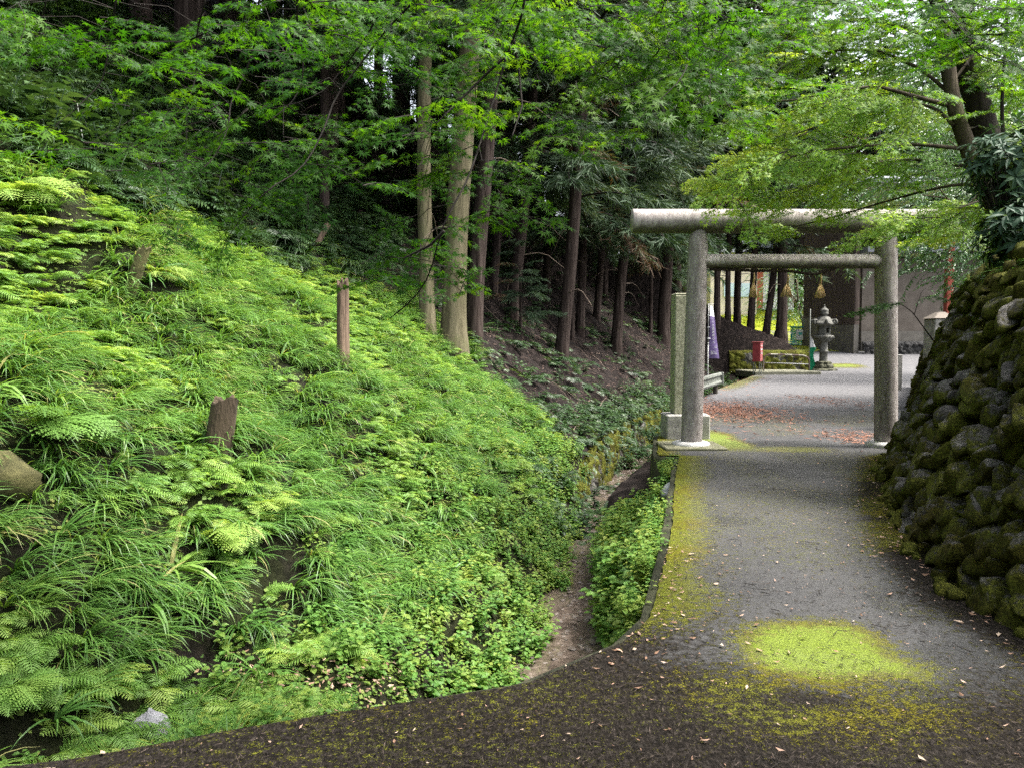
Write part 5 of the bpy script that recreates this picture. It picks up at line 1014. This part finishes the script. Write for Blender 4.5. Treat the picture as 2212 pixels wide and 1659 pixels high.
# right-hand maple: pale trunk, tiers of foliage in front of the gate
base = at(2196, 592, 8.7); base[2] = float(terrain(base[0], base[1])) - .1
mr = empty('maple_tree', base, 'leaning maple with pale trunk and tiers of bright foliage over the gate', 'tree')
off = base
tb = MB(); D = 8.7
main = limb(tb, [base - (0, 0, .25), at(2180, 520, 8.7), at(2145, 430, 8.75), at(2105, 355, 8.8), at(2072, 270, 8.85), at(2056, 210, 8.9), at(2048, 130, 8.95), at(2035, 40, 9.0), at(2020, -80, 9.0)], (.125, .05), 12, 30)
limb(tb, [at(2062, 250, 8.85), at(2053, 200, 8.95), at(2042, 165, 9.05), at(2032, 90, 9.1), at(2000, -60, 9.2)], (.05, .03), 9)
BR = [([(2048, 228, 8.9), (1990, 213, 8.7), (1951, 202, 8.6), (1896, 187, 8.5), (1804, 196, 8.4), (1731, 216, 8.4), (1640, 222, 8.4)], .034, 44),
      ([(2060, 272, 8.8), (2024, 236, 9.0), (1975, 222, 9.4), (1900, 240, 9.8), (1800, 262, 10.0), (1690, 300, 10.1), (1625, 345, 10.1)], .028, 44),
      ([(2080, 322, 8.8), (1987, 313, 8.7), (1877, 315, 8.6), (1767, 326, 8.6), (1657, 352, 8.6), (1570, 400, 8.6)], .028, 40),
      ([(2108, 365, 8.75), (2042, 352, 9.1), (1969, 345, 9.5), (1896, 352, 9.8), (1767, 396, 10.1), (1655, 440, 10.2)], .028, 32),
      ([(2120, 400, 8.7), (2060, 400, 8.9), (1990, 415, 9.2), (1900, 440, 9.6), (1800, 470, 9.9), (1700, 495, 10.0)], .022, 18),
      ([(2055, 205, 8.9), (1990, 150, 9.1), (1900, 110, 9.3), (1800, 110, 9.4), (1700, 140, 9.5), (1640, 190, 9.5)], .028, 42),
      ([(2048, 130, 8.95), (1980, 70, 9.1), (1880, 40, 9.3), (1760, 55, 9.5), (1660, 100, 9.6)], .028, 40),
      ([(2036, 40, 9.0), (1960, -20, 9.2), (1860, -30, 9.4), (1720, 0, 9.6)], .028, 26),
      ([(2056, 180, 8.9), (2110, 110, 8.9), (2180, 70, 8.9), (2250, 60, 8.9)], .022, 22),
      ([(2130, 430, 8.7), (2100, 440, 8.4), (2060, 455, 8.2), (1990, 480, 8.1), (1930, 505, 8.1)], .016, 16),
      ([(2150, 460, 8.7), (2150, 450, 9.2), (2120, 470, 9.6), (2060, 500, 9.9)], .014, 22),
      ([(2072, 285, 8.85), (2120, 270, 9.4), (2180, 290, 9.8), (2240, 330, 10)], .016, 24)]
cr = MB(); g = np.random.default_rng(11)
for pts, r, n in BR:
    P = limb(tb, [at(*q) for q in pts], (r * .8, .006), 6, 22)
    T = np.gradient(P, axis=0); f = g.uniform(.12, 1.02, n) ** .85; q = np.clip(f, 0, .999) * (len(P) - 1); j = q.astype(int); p = P[j] + (P[np.minimum(j + 1, len(P) - 1)] - P[j]) * (q - j)[:, None]
    az = np.arctan2(T[j, 1], T[j, 0]) + g.normal(0, .75, n); p = p + np.stack([g.normal(0, .05, n), g.normal(0, .28, n), g.normal(-.04, .07, n)], -1)
    zd = np.stack([g.normal(-.22, .25, n), g.normal(-.72, .3, n), np.ones(n)], -1); Mx = basis(np.stack([np.cos(az), np.sin(az), np.zeros(n)], -1), zd) * g.uniform(.65, 1.15, n)[:, None, None]
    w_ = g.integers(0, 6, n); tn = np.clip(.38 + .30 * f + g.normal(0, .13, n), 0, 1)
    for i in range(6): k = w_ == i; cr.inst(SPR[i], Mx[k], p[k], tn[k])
def rebase(mb, o): mb.V = [v - o for v in mb.V]; return mb
M['barkmaple2'] = bark('dark_maple_bark', (.022, .018, .012), (.055, .044, .03), (.11, .09, .065), 10, .45)  # darker brown bark for the leaning maple
local(rebase(tb, off).build('trunk', M['barkmaple2'], None, True), mr); local(rebase(cr, off).build('crown', [M['maple_r'], M['twig']]), mr)
# thick dark trunk behind it
b2 = at(2206, 590, 9.0); b2[2] = float(terrain(b2[0], b2[1])) - .1; dk = empty('dark_trunk_tree', b2, 'thick blackish leaning trunk right behind the pale maple trunk', 'tree')
tb = MB(); limb(tb, [b2 - (0, 0, .2), at(2188, 500, 9.1), at(2160, 400, 9.15), at(2132, 300, 9.2), at(2112, 225, 9.25), at(2092, 150, 9.3), at(2082, 60, 9.3), at(2080, -90, 9.3)], (.20, .105), 14, 30)
limb(tb, [at(2085, 190, 9.2), at(2120, 192, 9.1), at(2165, 185, 9.0)], (.02, .008), 5)
local(rebase(tb, b2).build('trunk', M['barkdark'], None, True), dk)
cr = MB(); n = 24; p = np.stack([g.uniform(5.2, 7.5, n), g.uniform(8.5, 11.5, n), g.uniform(7.2, 9.5, n)], -1); az = g.uniform(0, 6.28, n); Mx = basis(np.stack([np.cos(az), np.sin(az), 0 * az], -1), np.stack([g.normal(0, .25, n), g.normal(0, .25, n), np.ones(n)], -1)) * 1.2
for i in range(6): k = np.arange(n) % 6 == i; cr.inst(SPR[i], Mx[k], p[k], np.full(k.sum(), .35))
local(rebase(cr, b2).build('crown', [M['maple_r'], M['twig']]), dk)
b3 = at(2168, 420, 8.2); b3[2] = float(terrain(b3[0], b3[1])); sp_ = empty('sapling', b3, 'thin upright stem between the dark trunk and the right edge', 'tree')
tb = MB(); limb(tb, [b3 - (0, 0, .1), at(2172, 330, 8.2), at(2164, 260, 8.2), at(2166, 190, 8.2), at(2172, 100, 8.2), at(2180, -40, 8.2)], (.028, .014), 7)
local(rebase(tb, b3).build('trunk', M['barkdark'], None, True), sp_)
cr = MB(); n = 26; q = g.uniform(0, 1, n); p = np.stack([at(2168, 0, 8.2)[0] + g.normal(0, .5, n), 8.2 + g.normal(0, .4, n), 3.6 + q * 3], -1); az = g.uniform(0, 6.28, n); Mx = basis(np.stack([np.cos(az), np.sin(az), 0 * az], -1), np.stack([g.normal(0, .3, n), g.normal(-.3, .3, n), np.ones(n)], -1))
for i in range(6): k = np.arange(n) % 6 == i; cr.inst(SPR[i], Mx[k], p[k], np.full(k.sum(), .4))
local(rebase(cr, b3).build('crown', [M['maple_r'], M['twig']]), sp_)
# maple seedling out of the wall face, crossing the right gate post
b4 = at(2004, 720, 9.75); sd = empty('maple_seedling', b4, 'small maple seedling growing from the wall across the right gate post', 'seedling')
tb = MB(); cr = MB(); limb(tb, [at(2015, 735, 9.9), at(1982, 690, 9.6), at(1970, 674, 9.5), at(1945, 656, 9.4), at(1925, 658, 9.3), at(1895, 668, 9.2)], (.010, .003), 5); limb(tb, [at(1975, 680, 9.55), at(1985, 650, 9.5), at(1990, 632, 9.5), at(2003, 620, 9.4)], (.006, .002), 4); limb(tb, [at(1928, 652, 9.35), at(1924, 668, 9.35), at(1930, 690, 9.35)], (.005, .003), 4)
q = [(1930, 655, 9.3), (1905, 660, 9.25), (1885, 668, 9.2), (1990, 640, 9.45), (1960, 655, 9.4), (1870, 690, 9.2)]; SS = [maple_spray(80 + i, .30, .045, 5, 7, .3, .5, .8) for i in range(3)]
for i, v in enumerate(q): cr.inst(SS[i % 3], basis(np.array([[-1, -.3 + .2 * i, 0]]) if i != 3 else np.array([[1, -.3, 0.]]), np.array([[-.1, -.35, 1.0]])) * (1.0 if i < 5 else .35), at(*v)[None], np.array([.2]))
local(rebase(tb, b4).build('stem', M['twig'], None, True), sd); local(rebase(cr, b4).build('foliage', [M['maple'], M['twig']]), sd)

# overhead maple: trunk on the bank at the right behind the frame, limbs over the road, sprays hanging into view
bo = np.array((4.6, .2, 0)); bo[2] = float(terrain(bo[0], bo[1])) - .1
mo_ = empty('maple_tree', bo, 'overhead maple whose dark twigs and star leaves hang across the top', 'tree')
tb = MB(); cr = MB()
limb(tb, [bo - (0, 0, .3), (4.3, .5, 3.4), (3.9, 1.0, 4.2), (3.3, 1.8, 4.8)], (.17, .10), 12)
LB_ = [limb(tb, [(3.9, 1.0, 4.2), (2.6, 2.4, 4.6), (1.2, 3.4, 4.55), (-.4, 4.0, 4.3), (-2.4, 4.4, 4.05)], (.09, .02), 9, 30), limb(tb, [(3.3, 1.8, 4.8), (3.2, 3.2, 4.6), (3.0, 4.2, 4.3), (2.6, 5.2, 4.1)], (.07, .02), 9, 24), limb(tb, [(4.0, .9, 4.1), (1.8, .6, 4.9), (-.4, 1.0, 5.0), (-2.5, 1.8, 4.8)], (.08, .02), 9, 30), limb(tb, [(4.2, .6, 3.7), (3.9, 2.4, 3.9), (3.75, 3.8, 3.6), (3.6, 4.6, 3.2)], (.05, .015), 8, 24)]
LA = np.concatenate(LB_)
TWIGS = [([(559, 0), (555, 57), (549, 110), (521, 179), (498, 217), (494, 277), (464, 342), (395, 403)], 3.7),
         ([(642, 0), (642, 53), (654, 125), (655, 182), (627, 228), (562, 277)], 3.9),
         ([(836, 0), (794, 76), (745, 144), (703, 198), (646, 224), (562, 241)], 3.5),
         ([(1135, 0), (1130, 28), (1109, 85), (1091, 124), (1077, 184), (1054, 255), (1038, 309), (1009, 394), (952, 492), (940, 557), (916, 622), (867, 671), (822, 703)], 3.4),
         ([(1091, 124), (1041, 170), (995, 216), (940, 270)], 3.4), ([(900, 0), (840, 57), (806, 103), (722, 213), (703, 274), (669, 342), (642, 376), (574, 410), (540, 452)], 3.3),
         ([(445, 0), (426, 65), (424, 167), (400, 240)], 3.9), ([(1439, 0), (1428, 32), (1389, 82), (1343, 131), (1318, 156), (1272, 181), (1190, 240)], 3.7),
         ([(1527, 0), (1520, 57), (1506, 117), (1499, 156), (1474, 220), (1440, 280)], 3.9), ([(1692, 0), (1703, 64), (1692, 153)], 4.3), ([(1109, 85), (1120, 150), (1128, 230), (1105, 300)], 3.5),
         ([(2006, 0), (2079, 37), (2140, 50), (2240, 60)], 4.4), ([(2000, -10), (2024, 33), (2072, 81), (2116, 121), (2170, 140), (2220, 145)], 4.3), ([(250, 0), (240, 90), (220, 180), (150, 250)], 4.1), ([(100, 0), (90, 60), (60, 130)], 4.3), ([(960, 500), (930, 530), (870, 560)], 3.4)]
tips = []
for v, dep in TWIGS:
    P = [at(x, y, dep + .25 * math.sin(y * .01)) for x, y in v]
    if v[0][1] <= 0: q = LA[np.argmin(np.linalg.norm(LA - (P[0] + np.array((.1, -.1, .5))), axis=1))]; P = [q, (q + P[0]) / 2 + (0, 0, .05)] + P
    Q = limb(tb, P, (.0075, .0028), 5, 34); tips += [q for q in Q]
tips = np.array(tips)
REG = [(1100, 40, 420, 60, 70), (700, 60, 380, 80, 60), (1380, 110, 220, 120, 105), (1480, 200, 130, 80, 34), (950, 150, 220, 120, 52), (330, 140, 230, 120, 42), (420, 300, 240, 130, 40), (640, 260, 190, 110, 34), (640, 390, 110, 60, 16), (930, 330, 150, 90, 22), (890, 570, 90, 75, 20), (960, 640, 90, 50, 10), (1040, 400, 60, 60, 8), (1080, 440, 60, 50, 6), (120, 60, 130, 70, 20), (1650, 50, 130, 60, 26), (2120, 60, 110, 75, 60), (2170, 150, 50, 60, 16), (1850, 20, 180, 30, 16), (520, 500, 120, 60, 7), (200, 330, 90, 70, 8), (1160, 290, 120, 70, 14)]
g = np.random.default_rng(21); PP = []
for cx, cy_, rx_, ry_, n in REG:
    q = g.normal(0, .62, (int(n * (.78 if cx > 1000 else .58)), 2)); 
    for a, b in q:
        x, y = cx + a * rx_, cy_ + b * ry_; dep = g.uniform(3.2, 4.8) if x < 1900 else g.uniform(3.8, 5.0)
        PP.append(at(x, y - 20, dep))
PP = np.array(PP)
for p in PP:   # twig from the spray back up to the nearest hanging twig
    d = tips - p; dd = np.linalg.norm(d * (1, .6, 1), axis=1) + np.where(d[:, 2] < 0, .6, 0); j = int(np.argmin(dd))
    if dd[j] < 1.1: tube(tb, [tips[j], (tips[j] + p) / 2 + (0, 0, .04), p], (.0022, .0018, .0014), 3, caps=False)
n = 170; shade_sprays = np.stack([g.uniform(-4, 4.5, n), g.uniform(-2.5, 2.6, n), g.uniform(3.3, 5.0, n)], -1); PP = np.concatenate([PP, shade_sprays]); n = len(PP)  # unseen sprays over and behind the camera, added to shade the near road
az = g.uniform(0, 6.28, n); zd = np.stack([g.normal(0, .28, n), g.normal(-.42, .28, n), np.ones(n)], -1); sz = g.uniform(.6, 1.0, n); sz[-170:] = 1.6
Mx = basis(np.stack([np.cos(az), np.sin(az), np.zeros(n)], -1), zd) * sz[:, None, None]; w_ = g.integers(0, 8, n); pv = proj(PP)[0]; tn = np.clip(g.normal(.42, .17, n) - .14 * (pv < 900) + .1 * ((pv > 1000) & (pv < 1350)), 0, 1)  # leaves towards the left tinted darker, shade put into their colour
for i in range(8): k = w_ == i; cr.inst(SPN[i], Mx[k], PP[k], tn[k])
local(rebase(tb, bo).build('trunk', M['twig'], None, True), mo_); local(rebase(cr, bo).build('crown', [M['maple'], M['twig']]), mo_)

# ---------------------------------------------------------------- evergreen broadleaf trees behind the gate
def leafy_tpl(seed, L=.5, n=18, leaf=.085, wide=.016, hang=.5):
    g = np.random.default_rng(seed); mb = MB(); k = np.linspace(0, 1, 6); ax = np.stack([k * L, .05 * np.sin(3 * k + seed), .05 * k - hang * L * k ** 2], 1); tube(mb, ax, np.linspace(.005, .0015, 6), 3, caps=False, mat=1)
    for i in range(n):
        f = .1 + .9 * i / (n - 1); p = np.array([np.interp(f, k, ax[:, j]) for j in range(3)]); sg = 1 if i % 2 else -1; a = sg * g.uniform(.3, 1.1); d = np.array((math.cos(a), math.sin(a), -g.uniform(.1, .9))); leaf4(mb, p, d, np.array((g.normal(0, .4), g.normal(0, .4), 1)), leaf * g.uniform(.7, 1.2), wide, g.uniform(-.2, .2))
    V = np.concatenate(mb.V); T = np.concatenate(mb.T); t4 = np.concatenate([f for f, m_ in mb.F if m_ == 1]); f3 = np.concatenate([f for f, m_ in mb.F if m_ == 0]); return V, [t4, f3], T, [1, 0]
OAK = [leafy_tpl(s) for s in range(5)]
def leafy_tree(p, cen, rad, n, label, seed, trunk_r=.14, tint=.5, scale=1.0, hole=.35, group=None):
    g = np.random.default_rng(seed); o = empty('broadleaf_tree', p, label, 'tree', group); cen = np.array(cen, float); rad = np.array(rad, float); tb = MB(); cr = MB(); p = np.array(p, float)
    limb(tb, [p * 0 - (0, 0, .4), (cen - p) * (.3, .3, .4), (cen - p) * (.8, .8, .9), (cen - p) + (0, 0, rad[2] * .8)], (trunk_r, .03), 9)
    ctr = g.normal(0, 1, (int(n / 16) + 1, 3)); ctr /= np.linalg.norm(ctr, axis=1)[:, None]; ctr *= g.uniform(.45, 1.0, (len(ctr), 1)) ** .5; ctr = ctr[(ctr[:, 2] > -1)]
    for c in ctr[:40]: e = c * rad * .9 + cen - p; s_ = (cen - p) * g.uniform(.5, 1.1); limb(tb, [s_, (s_ + e) / 2 + (0, 0, .15), e], (.03, .006), 5, 8)
    c = ctr[g.integers(0, len(ctr), n)]; q = c * rad + g.normal(0, 1, (n, 3)) * np.array((.42, .42, .24)) * scale + cen - p; out = q - (cen - p); az = np.arctan2(out[:, 1], out[:, 0]) + g.normal(0, .8, n)
    Mx = basis(np.stack([np.cos(az), np.sin(az), np.zeros(n)], -1), np.stack([g.normal(0, .3, n), g.normal(0, .3, n), np.ones(n)], -1)) * (g.uniform(.7, 1.2, n) * scale)[:, None, None]; w_ = g.integers(0, 5, n); tn = np.clip(tint + .25 * (fbm(c[:, 0] * 3 + 5, c[:, 2] * 3, seed, 2) - .5) * 2 + g.normal(0, .1, n), 0, 1)
    for i in range(5): k = w_ == i; cr.inst(OAK[i], Mx[k], q[k], tn[k])
    local(tb.build('trunk', M['barkmaple'], None, True), o); local(cr.build('crown', [M['oak'], M['twig']]), o)
def gz(x, y): return (x, y, float(terrain(x, y)))
leafy_tree(gz(10.6, 15.6), (9.9, 15.6, 4.6), (2.7, 1.6, 2.2), 1500, 'glossy evergreen tree with drooping leaves behind the right gate post', 41, tint=.55)
leafy_tree(gz(13.2, 18.5), (13.0, 18.5, 7.6), (4.0, 2.4, 3.6), 1900, 'pale leaved tree filling the upper right behind the leaning maple', 42, tint=.72, scale=1.15)
leafy_tree(gz(22, 31), (21.5, 31, 10.5), (6.5, 4, 6.0), 1700, 'broad leafy tree high behind the pale one on the right', 43, .25, .5, 1.8)
leafy_tree(gz(23.5, 66), (23.6, 66, 5.2), (2.6, 2, 2.6), 300, 'small loose shrub tree in front of the far white house', 44, .12, .45, 1.6)
bs = at(1742, 735, 54); leafy_tree((bs[0], bs[1], zr(54)), (bs[0] - .8, 54, 4.6), (1.4, 1.0, 1.9), 150, 'spindly shrub beside the turquoise waste cage', 45, .14, .3, 1.4)
# shrub with whorled leathery leaves on the wall top
def rosette(seed, n=9, leaf=.13, wide=.018):
    g = np.random.default_rng(seed); mb = MB()
    for i in range(n): a = i * 2.4; d = np.array((math.cos(a), math.sin(a), g.uniform(-.35, .5))); leaf4(mb, d * .01, d, np.array((0, 0, 1.)), leaf * g.uniform(.7, 1.15), wide, g.uniform(-.2, .2), .3)
    return pack(mb)
RO = [rosette(s) for s in range(4)]
def shrub(vx, vy, dep, rad, n, label, seed, tint=.4):
    g = np.random.default_rng(seed); c = at(vx, vy, dep); p = gz(c[0], c[1]); o = empty('shrub', p, label, 'shrub'); cr = MB(); tb = MB(); v = g.normal(0, 1, (n, 3)); v /= np.linalg.norm(v, axis=1)[:, None]; q = c + v * np.array(rad) * g.uniform(.35, 1, (n, 1)) ** .6 - np.array(p)
    for e in q: limb(tb, [np.array((0, 0, -.1)), e * .5 + (0, 0, .08), e], (.010, .003), 4, 6)
    zd = v + np.array((0, -.2, .9)); az = g.uniform(0, 6.28, n); Mx = basis(np.stack([np.cos(az), np.sin(az), 0 * az], -1), zd) * g.uniform(.8, 1.25, n)[:, None, None]; w_ = g.integers(0, 4, n); tn = np.clip(g.normal(tint, .15, n), 0, .8); tn = np.where(g.random(n) < .08, 1.0, tn)
    for i in range(4): k = w_ == i; cr.inst(RO[i], Mx[k], q[k], tn[k])
    local(tb.build('stems', M['twig'], None, True), o); local(cr.build('foliage', M['shrub']), o)
shrub(2190, 350, 7.3, (.42, .4, .40), 120, 'dark leathery shrub with whorled leaves at the right edge', 51, .5)
shrub(2215, 500, 7.0, (.40, .35, .40), 110, 'lower dusky shrub on the wall top at the right edge', 52, .3)
mb = MB(); P = scatter(900, 4.2, 8, 5.5, 10.4, lambda x, y: (terrain(x, y) > 1.5) * .8); place(mb, SEDGE, P, rng.uniform(.15, .38, len(P)), np.clip(rng.normal(.25, .12, len(P)), 0, .8), down=False); P = scatter(700, 4.2, 8, 5.5, 10.4, lambda x, y: (terrain(x, y) > 1.5) * .8); place(mb, CARPET, P, rng.uniform(.2, .4, len(P)), rng.uniform(.1, .5, len(P)), down=False)
tag(mb.build('bank_grass', M['sedge']), 'short grass growing on top of the mossy wall by the trunks', 'grass', kind='stuff')

# ---------------------------------------------------------------- litter on the road
def litter(n, fx, fy, keep, smin, smax, ar, mb, curl=.5, tint=(0, 1), lift=.004):
    x = fx(n); y = fy(n); k = rng.random(n) < keep(x, y); x, y = x[k], y[k]; n = len(x); z = zr(y) + lift + .012 * (fbm(x * 1.3, y * 1.3, 11, 3) - .5) + rng.uniform(.002, .008, n); a = rng.uniform(0, 6.28, n); L = rng.uniform(smin, smax, n); W = L * ar * rng.uniform(.6, 1.3, n)
    d = np.stack([np.cos(a), np.sin(a), rng.normal(0, .12, n)], -1); s = np.stack([-np.sin(a), np.cos(a), rng.normal(0, .25, n)], -1); p = np.stack([x, y, z], -1); up = np.array((0, 0, 1.)); c_ = (L * curl * rng.uniform(0, .5, n))[:, None] * up
    V = np.stack([p - d * L[:, None] * .5 + c_, p - d * L[:, None] * .1 + s * W[:, None] * .5 + up * .002, p + d * L[:, None] * .5 + c_ * .7, p - d * L[:, None] * .1 - s * W[:, None] * .5 + up * .002], 1).reshape(-1, 3)
    mb.add(V, [np.arange(n * 4).reshape(-1, 4)], np.repeat(rng.uniform(*tint, n), 4))
m, t, n_, l = nodes('dry_leaf'); c = ramp(t, attr(t, 'tint'), ((0, (.10, .055, .032)), (.35, (.24, .14, .09)), (.7, (.34, .22, .16)), (1, (.42, .33, .25)))); M['dryleaf'] = finish(m, t, c, .75)
m, t, n_, l = nodes('cedar_litter'); c = ramp(t, attr(t, 'tint'), ((0, (.05, .022, .014)), (.5, (.17, .075, .045)), (1, (.30, .15, .10)))); M['redlitter'] = finish(m, t, c, .85)
m, t, n_, l = nodes('dark_litter'); c = ramp(t, attr(t, 'tint'), ((0, (.004, .003, .0025)), (.75, (.02, .015, .012)), (1, (.075, .056, .045)))); M['darklitter'] = finish(m, t, c, .9)
U = lambda a, b: (lambda n: rng.uniform(a, b, n))
inroad = lambda x, y: (x > le(y) + .03) & (x < np.interp(y, WB[:9, 1], WB[:9, 0]) - .02)
mb = MB(); litter(1500, U(-2, 3), U(2.4, 6), lambda x, y: inroad(x, y) * .6, .008, .024, .36, mb); litter(260, U(-2, 3), U(2.4, 6), lambda x, y: inroad(x, y) * .55, .02, .045, .36, mb)
litter(5200, U(2, 5), U(2.4, 10.2), lambda x, y: inroad(x, y) * np.exp(-(np.interp(y, WB[:9, 1], WB[:9, 0]) - x) / .22) * .9, .018, .05, .38, mb, .6)
litter(900, U(.5, 6), U(6, 17), lambda x, y: inroad(x, y) * .3, .012, .04, .35, mb); litter(900, U(.3, 1.6), U(3.5, 5.6), lambda x, y: inroad(x, y) * np.exp(-(x - le(y)) / .25), .015, .045, .38, mb)
P = scatter(5000, -3, 1, 2.9, 7, lambda x, y: (x < le(y) - .1) * (vblob(x, y, (640, 1480, 240, 80, 1.0)) > .35) * .8); k = len(P); a_ = rng.uniform(0, 6.28, k); mb.inst(pack(MB().add([(-.5, 0, .1), (-.1, .2, 0), (.5, 0, .12), (-.1, -.2, 0)], [np.array([(0, 3, 2, 1)])])), basis(np.stack([np.cos(a_), np.sin(a_), 0 * a_], -1), gnormal(P[:, 0], P[:, 1]) + rng.normal(0, .25, (k, 3))) * rng.uniform(.025, .06, k)[:, None, None], P + (0, 0, .03), rng.uniform(-.3, .4, k))
tag(mb.build('fallen_leaves', M['dryleaf']), 'dry tan and pinkish leaves scattered on the lane and against the wall', 'fallen leaves', kind='stuff')
mb = MB(); litter(42000, U(-2.5, 3), U(2.2, 5.4), lambda x, y: inroad(x, y) * np.clip(1.5 - .42 * (y + .12 * x - 2.2) , .04, 1) * (.35 + .8 * sst(.4, .6, fbm(x * 2, y * 2, 88, 3))), .012, .045, .09, mb, .35, (0, 1)); litter(5000, U(.8, 5), U(4.4, 10.3), lambda x, y: inroad(x, y) * .5, .02, .08, .08, mb, .3)
tag(mb.build('leaf_debris', M['darklitter']), 'fine dark needles and stalks strewn over the near road surface', 'debris', kind='stuff')
mb = MB(); hp = gp(1545, 885)
litter(3600, lambda n: hp[0] + rng.normal(0, .75, n), lambda n: hp[1] + rng.normal(0, 1.5, n), lambda x, y: (x > le(y)) & (x < le(y) + 2.6), .06, .22, .10, mb, .5, (.2, 1), .01)
litter(2600, U(3, 12), U(18, 34), lambda x, y: (x > le(y) - .1) * np.exp(-np.clip(x - le(y), 0, 9) / .55), .08, .22, .12, mb, .4, (0, .8), .01); litter(260, U(3, 8), U(11.5, 20), lambda x, y: (x > le(y)) * 1.0, .08, .2, .12, mb, .3); litter(500, lambda n: gp(1850, 945)[0] + rng.normal(0, .35, n), lambda n: gp(1850, 945)[1] + rng.normal(0, .6, n), lambda x, y: x > 0, .06, .18, .12, mb, .4, (.2, .9)); litter(350, lambda n: 8.2 + rng.normal(0, .4, n), lambda n: 20 + rng.normal(0, 1.2, n), lambda x, y: x > 0, .08, .2, .12, mb, .4, (.1, .7))
tag(mb.build('cedar_litter', M['redlitter']), 'rust brown cedar sprays drifted along the lane edge by the gate', 'cedar litter', kind='stuff')
mb = MB(); g = np.random.default_rng(61)
for i in range(190):
    x, y = g.uniform(-1.5, 3.5), g.uniform(2.5, 8); a = g.uniform(0, 6.28); L = g.uniform(.03, .17)
    if not inroad(np.array(x), np.array(y)): continue
    d = np.array((math.cos(a), math.sin(a), 0)) * L; p = np.array((x, y, .012)); tube(mb, [p, p + d * .5 + np.array((-d[1], d[0], .03)) * .2, p + d], (.0022, .002, .001), 4, caps=False, tint=g.random())
tag(mb.build('fallen_twigs', M['twig']), 'thin dark twigs lying on the near part of the lane', 'twigs', kind='stuff')
print('objects', len(bpy.data.objects), 'tris ~', sum(len(o.data.polygons) for o in bpy.data.objects if o.type == 'MESH'))

# moss cushions that stand up from the lane surface
M['roadmoss'] = leafmat('road_moss', ((0, (.04, .05, .008)), (.5, (.11, .145, .016)), (1, (.24, .29, .035))), .2, .9, .1)
mb = MB(); x = rng.uniform(.6, 3.2, 60000); y = rng.uniform(2.9, 11, 60000); pc = gp(1775, 1400); p2 = gp(1760, 1490); dd_ = .95 * np.exp(-((x - pc[0]) / .40) ** 2 - ((y - pc[1]) / .36) ** 2) + .45 * np.exp(-((x - p2[0]) / .55) ** 2 - ((y - p2[1]) / .35) ** 2) + .35 * np.exp(-((x - le(y) - .15) / .2) ** 2) * (y > 4)
k = rng.random(len(x)) < dd_ * sst(.34, .58, fbm(x * 6, y * 6, 93, 3)) * 1.0; x, y = x[k], y[k]; n = len(x); a_ = rng.uniform(0, 6.28, n)
P = np.stack([x, y, .012 * (fbm(x * 1.3, y * 1.3, 11, 3) - .5) - .001], -1); sm = rng.uniform(.010, .024, n); wh = rng.integers(0, 3, n); tn = np.clip(.30 + .5 * np.exp(-((x - pc[0]) / .42) ** 2 - ((y - pc[1]) / .36) ** 2) + rng.normal(0, .16, n), 0, 1)  # lighter tint at the patch centre, canopy-gap light painted into the moss
for i in range(3): k = wh == i; mb.inst(TUFT[i], (rotz(a_) * sm[:, None, None])[k], P[k], tn[k])
tag(mb.build('road_moss', M['roadmoss']), 'small bright moss cushions in a patch on the lane and along its edge', 'moss', kind='stuff')

# pebbles in the stream
mb = MB(); P = scatter(5000, -.4, 3.5, 3.5, 19, lambda x, y: (x > lb(y) - .05) & (x < np.interp(y, SR[:, 0], SR[:, 1]) + .1)); P = P[:1100]; n = len(P); P[:, 2] = -1.405; sz = rng.uniform(.012, .05, n) ** 1.0; wh = rng.integers(0, 14, n)
for i in range(14): k = wh == i; mb.inst(ROCKS[i], (rotz(rng.uniform(0, 6.28, n)) * (sz[:, None, None] * np.array((1.2, 1, .6))[None, None, :]))[k], P[k], rng.random(n)[k])
tag(mb.build('stream_pebbles', simple('wet_pebble', (.05, .04, .033), (.20, .165, .14), 9, .35, .4)), 'small wet brown pebbles in the shallow stream bed', 'pebbles', kind='stuff')
print('faces', {o.name: len(o.data.polygons) for o in bpy.data.objects if o.type == 'MESH' and len(o.data.polygons) > 60000})
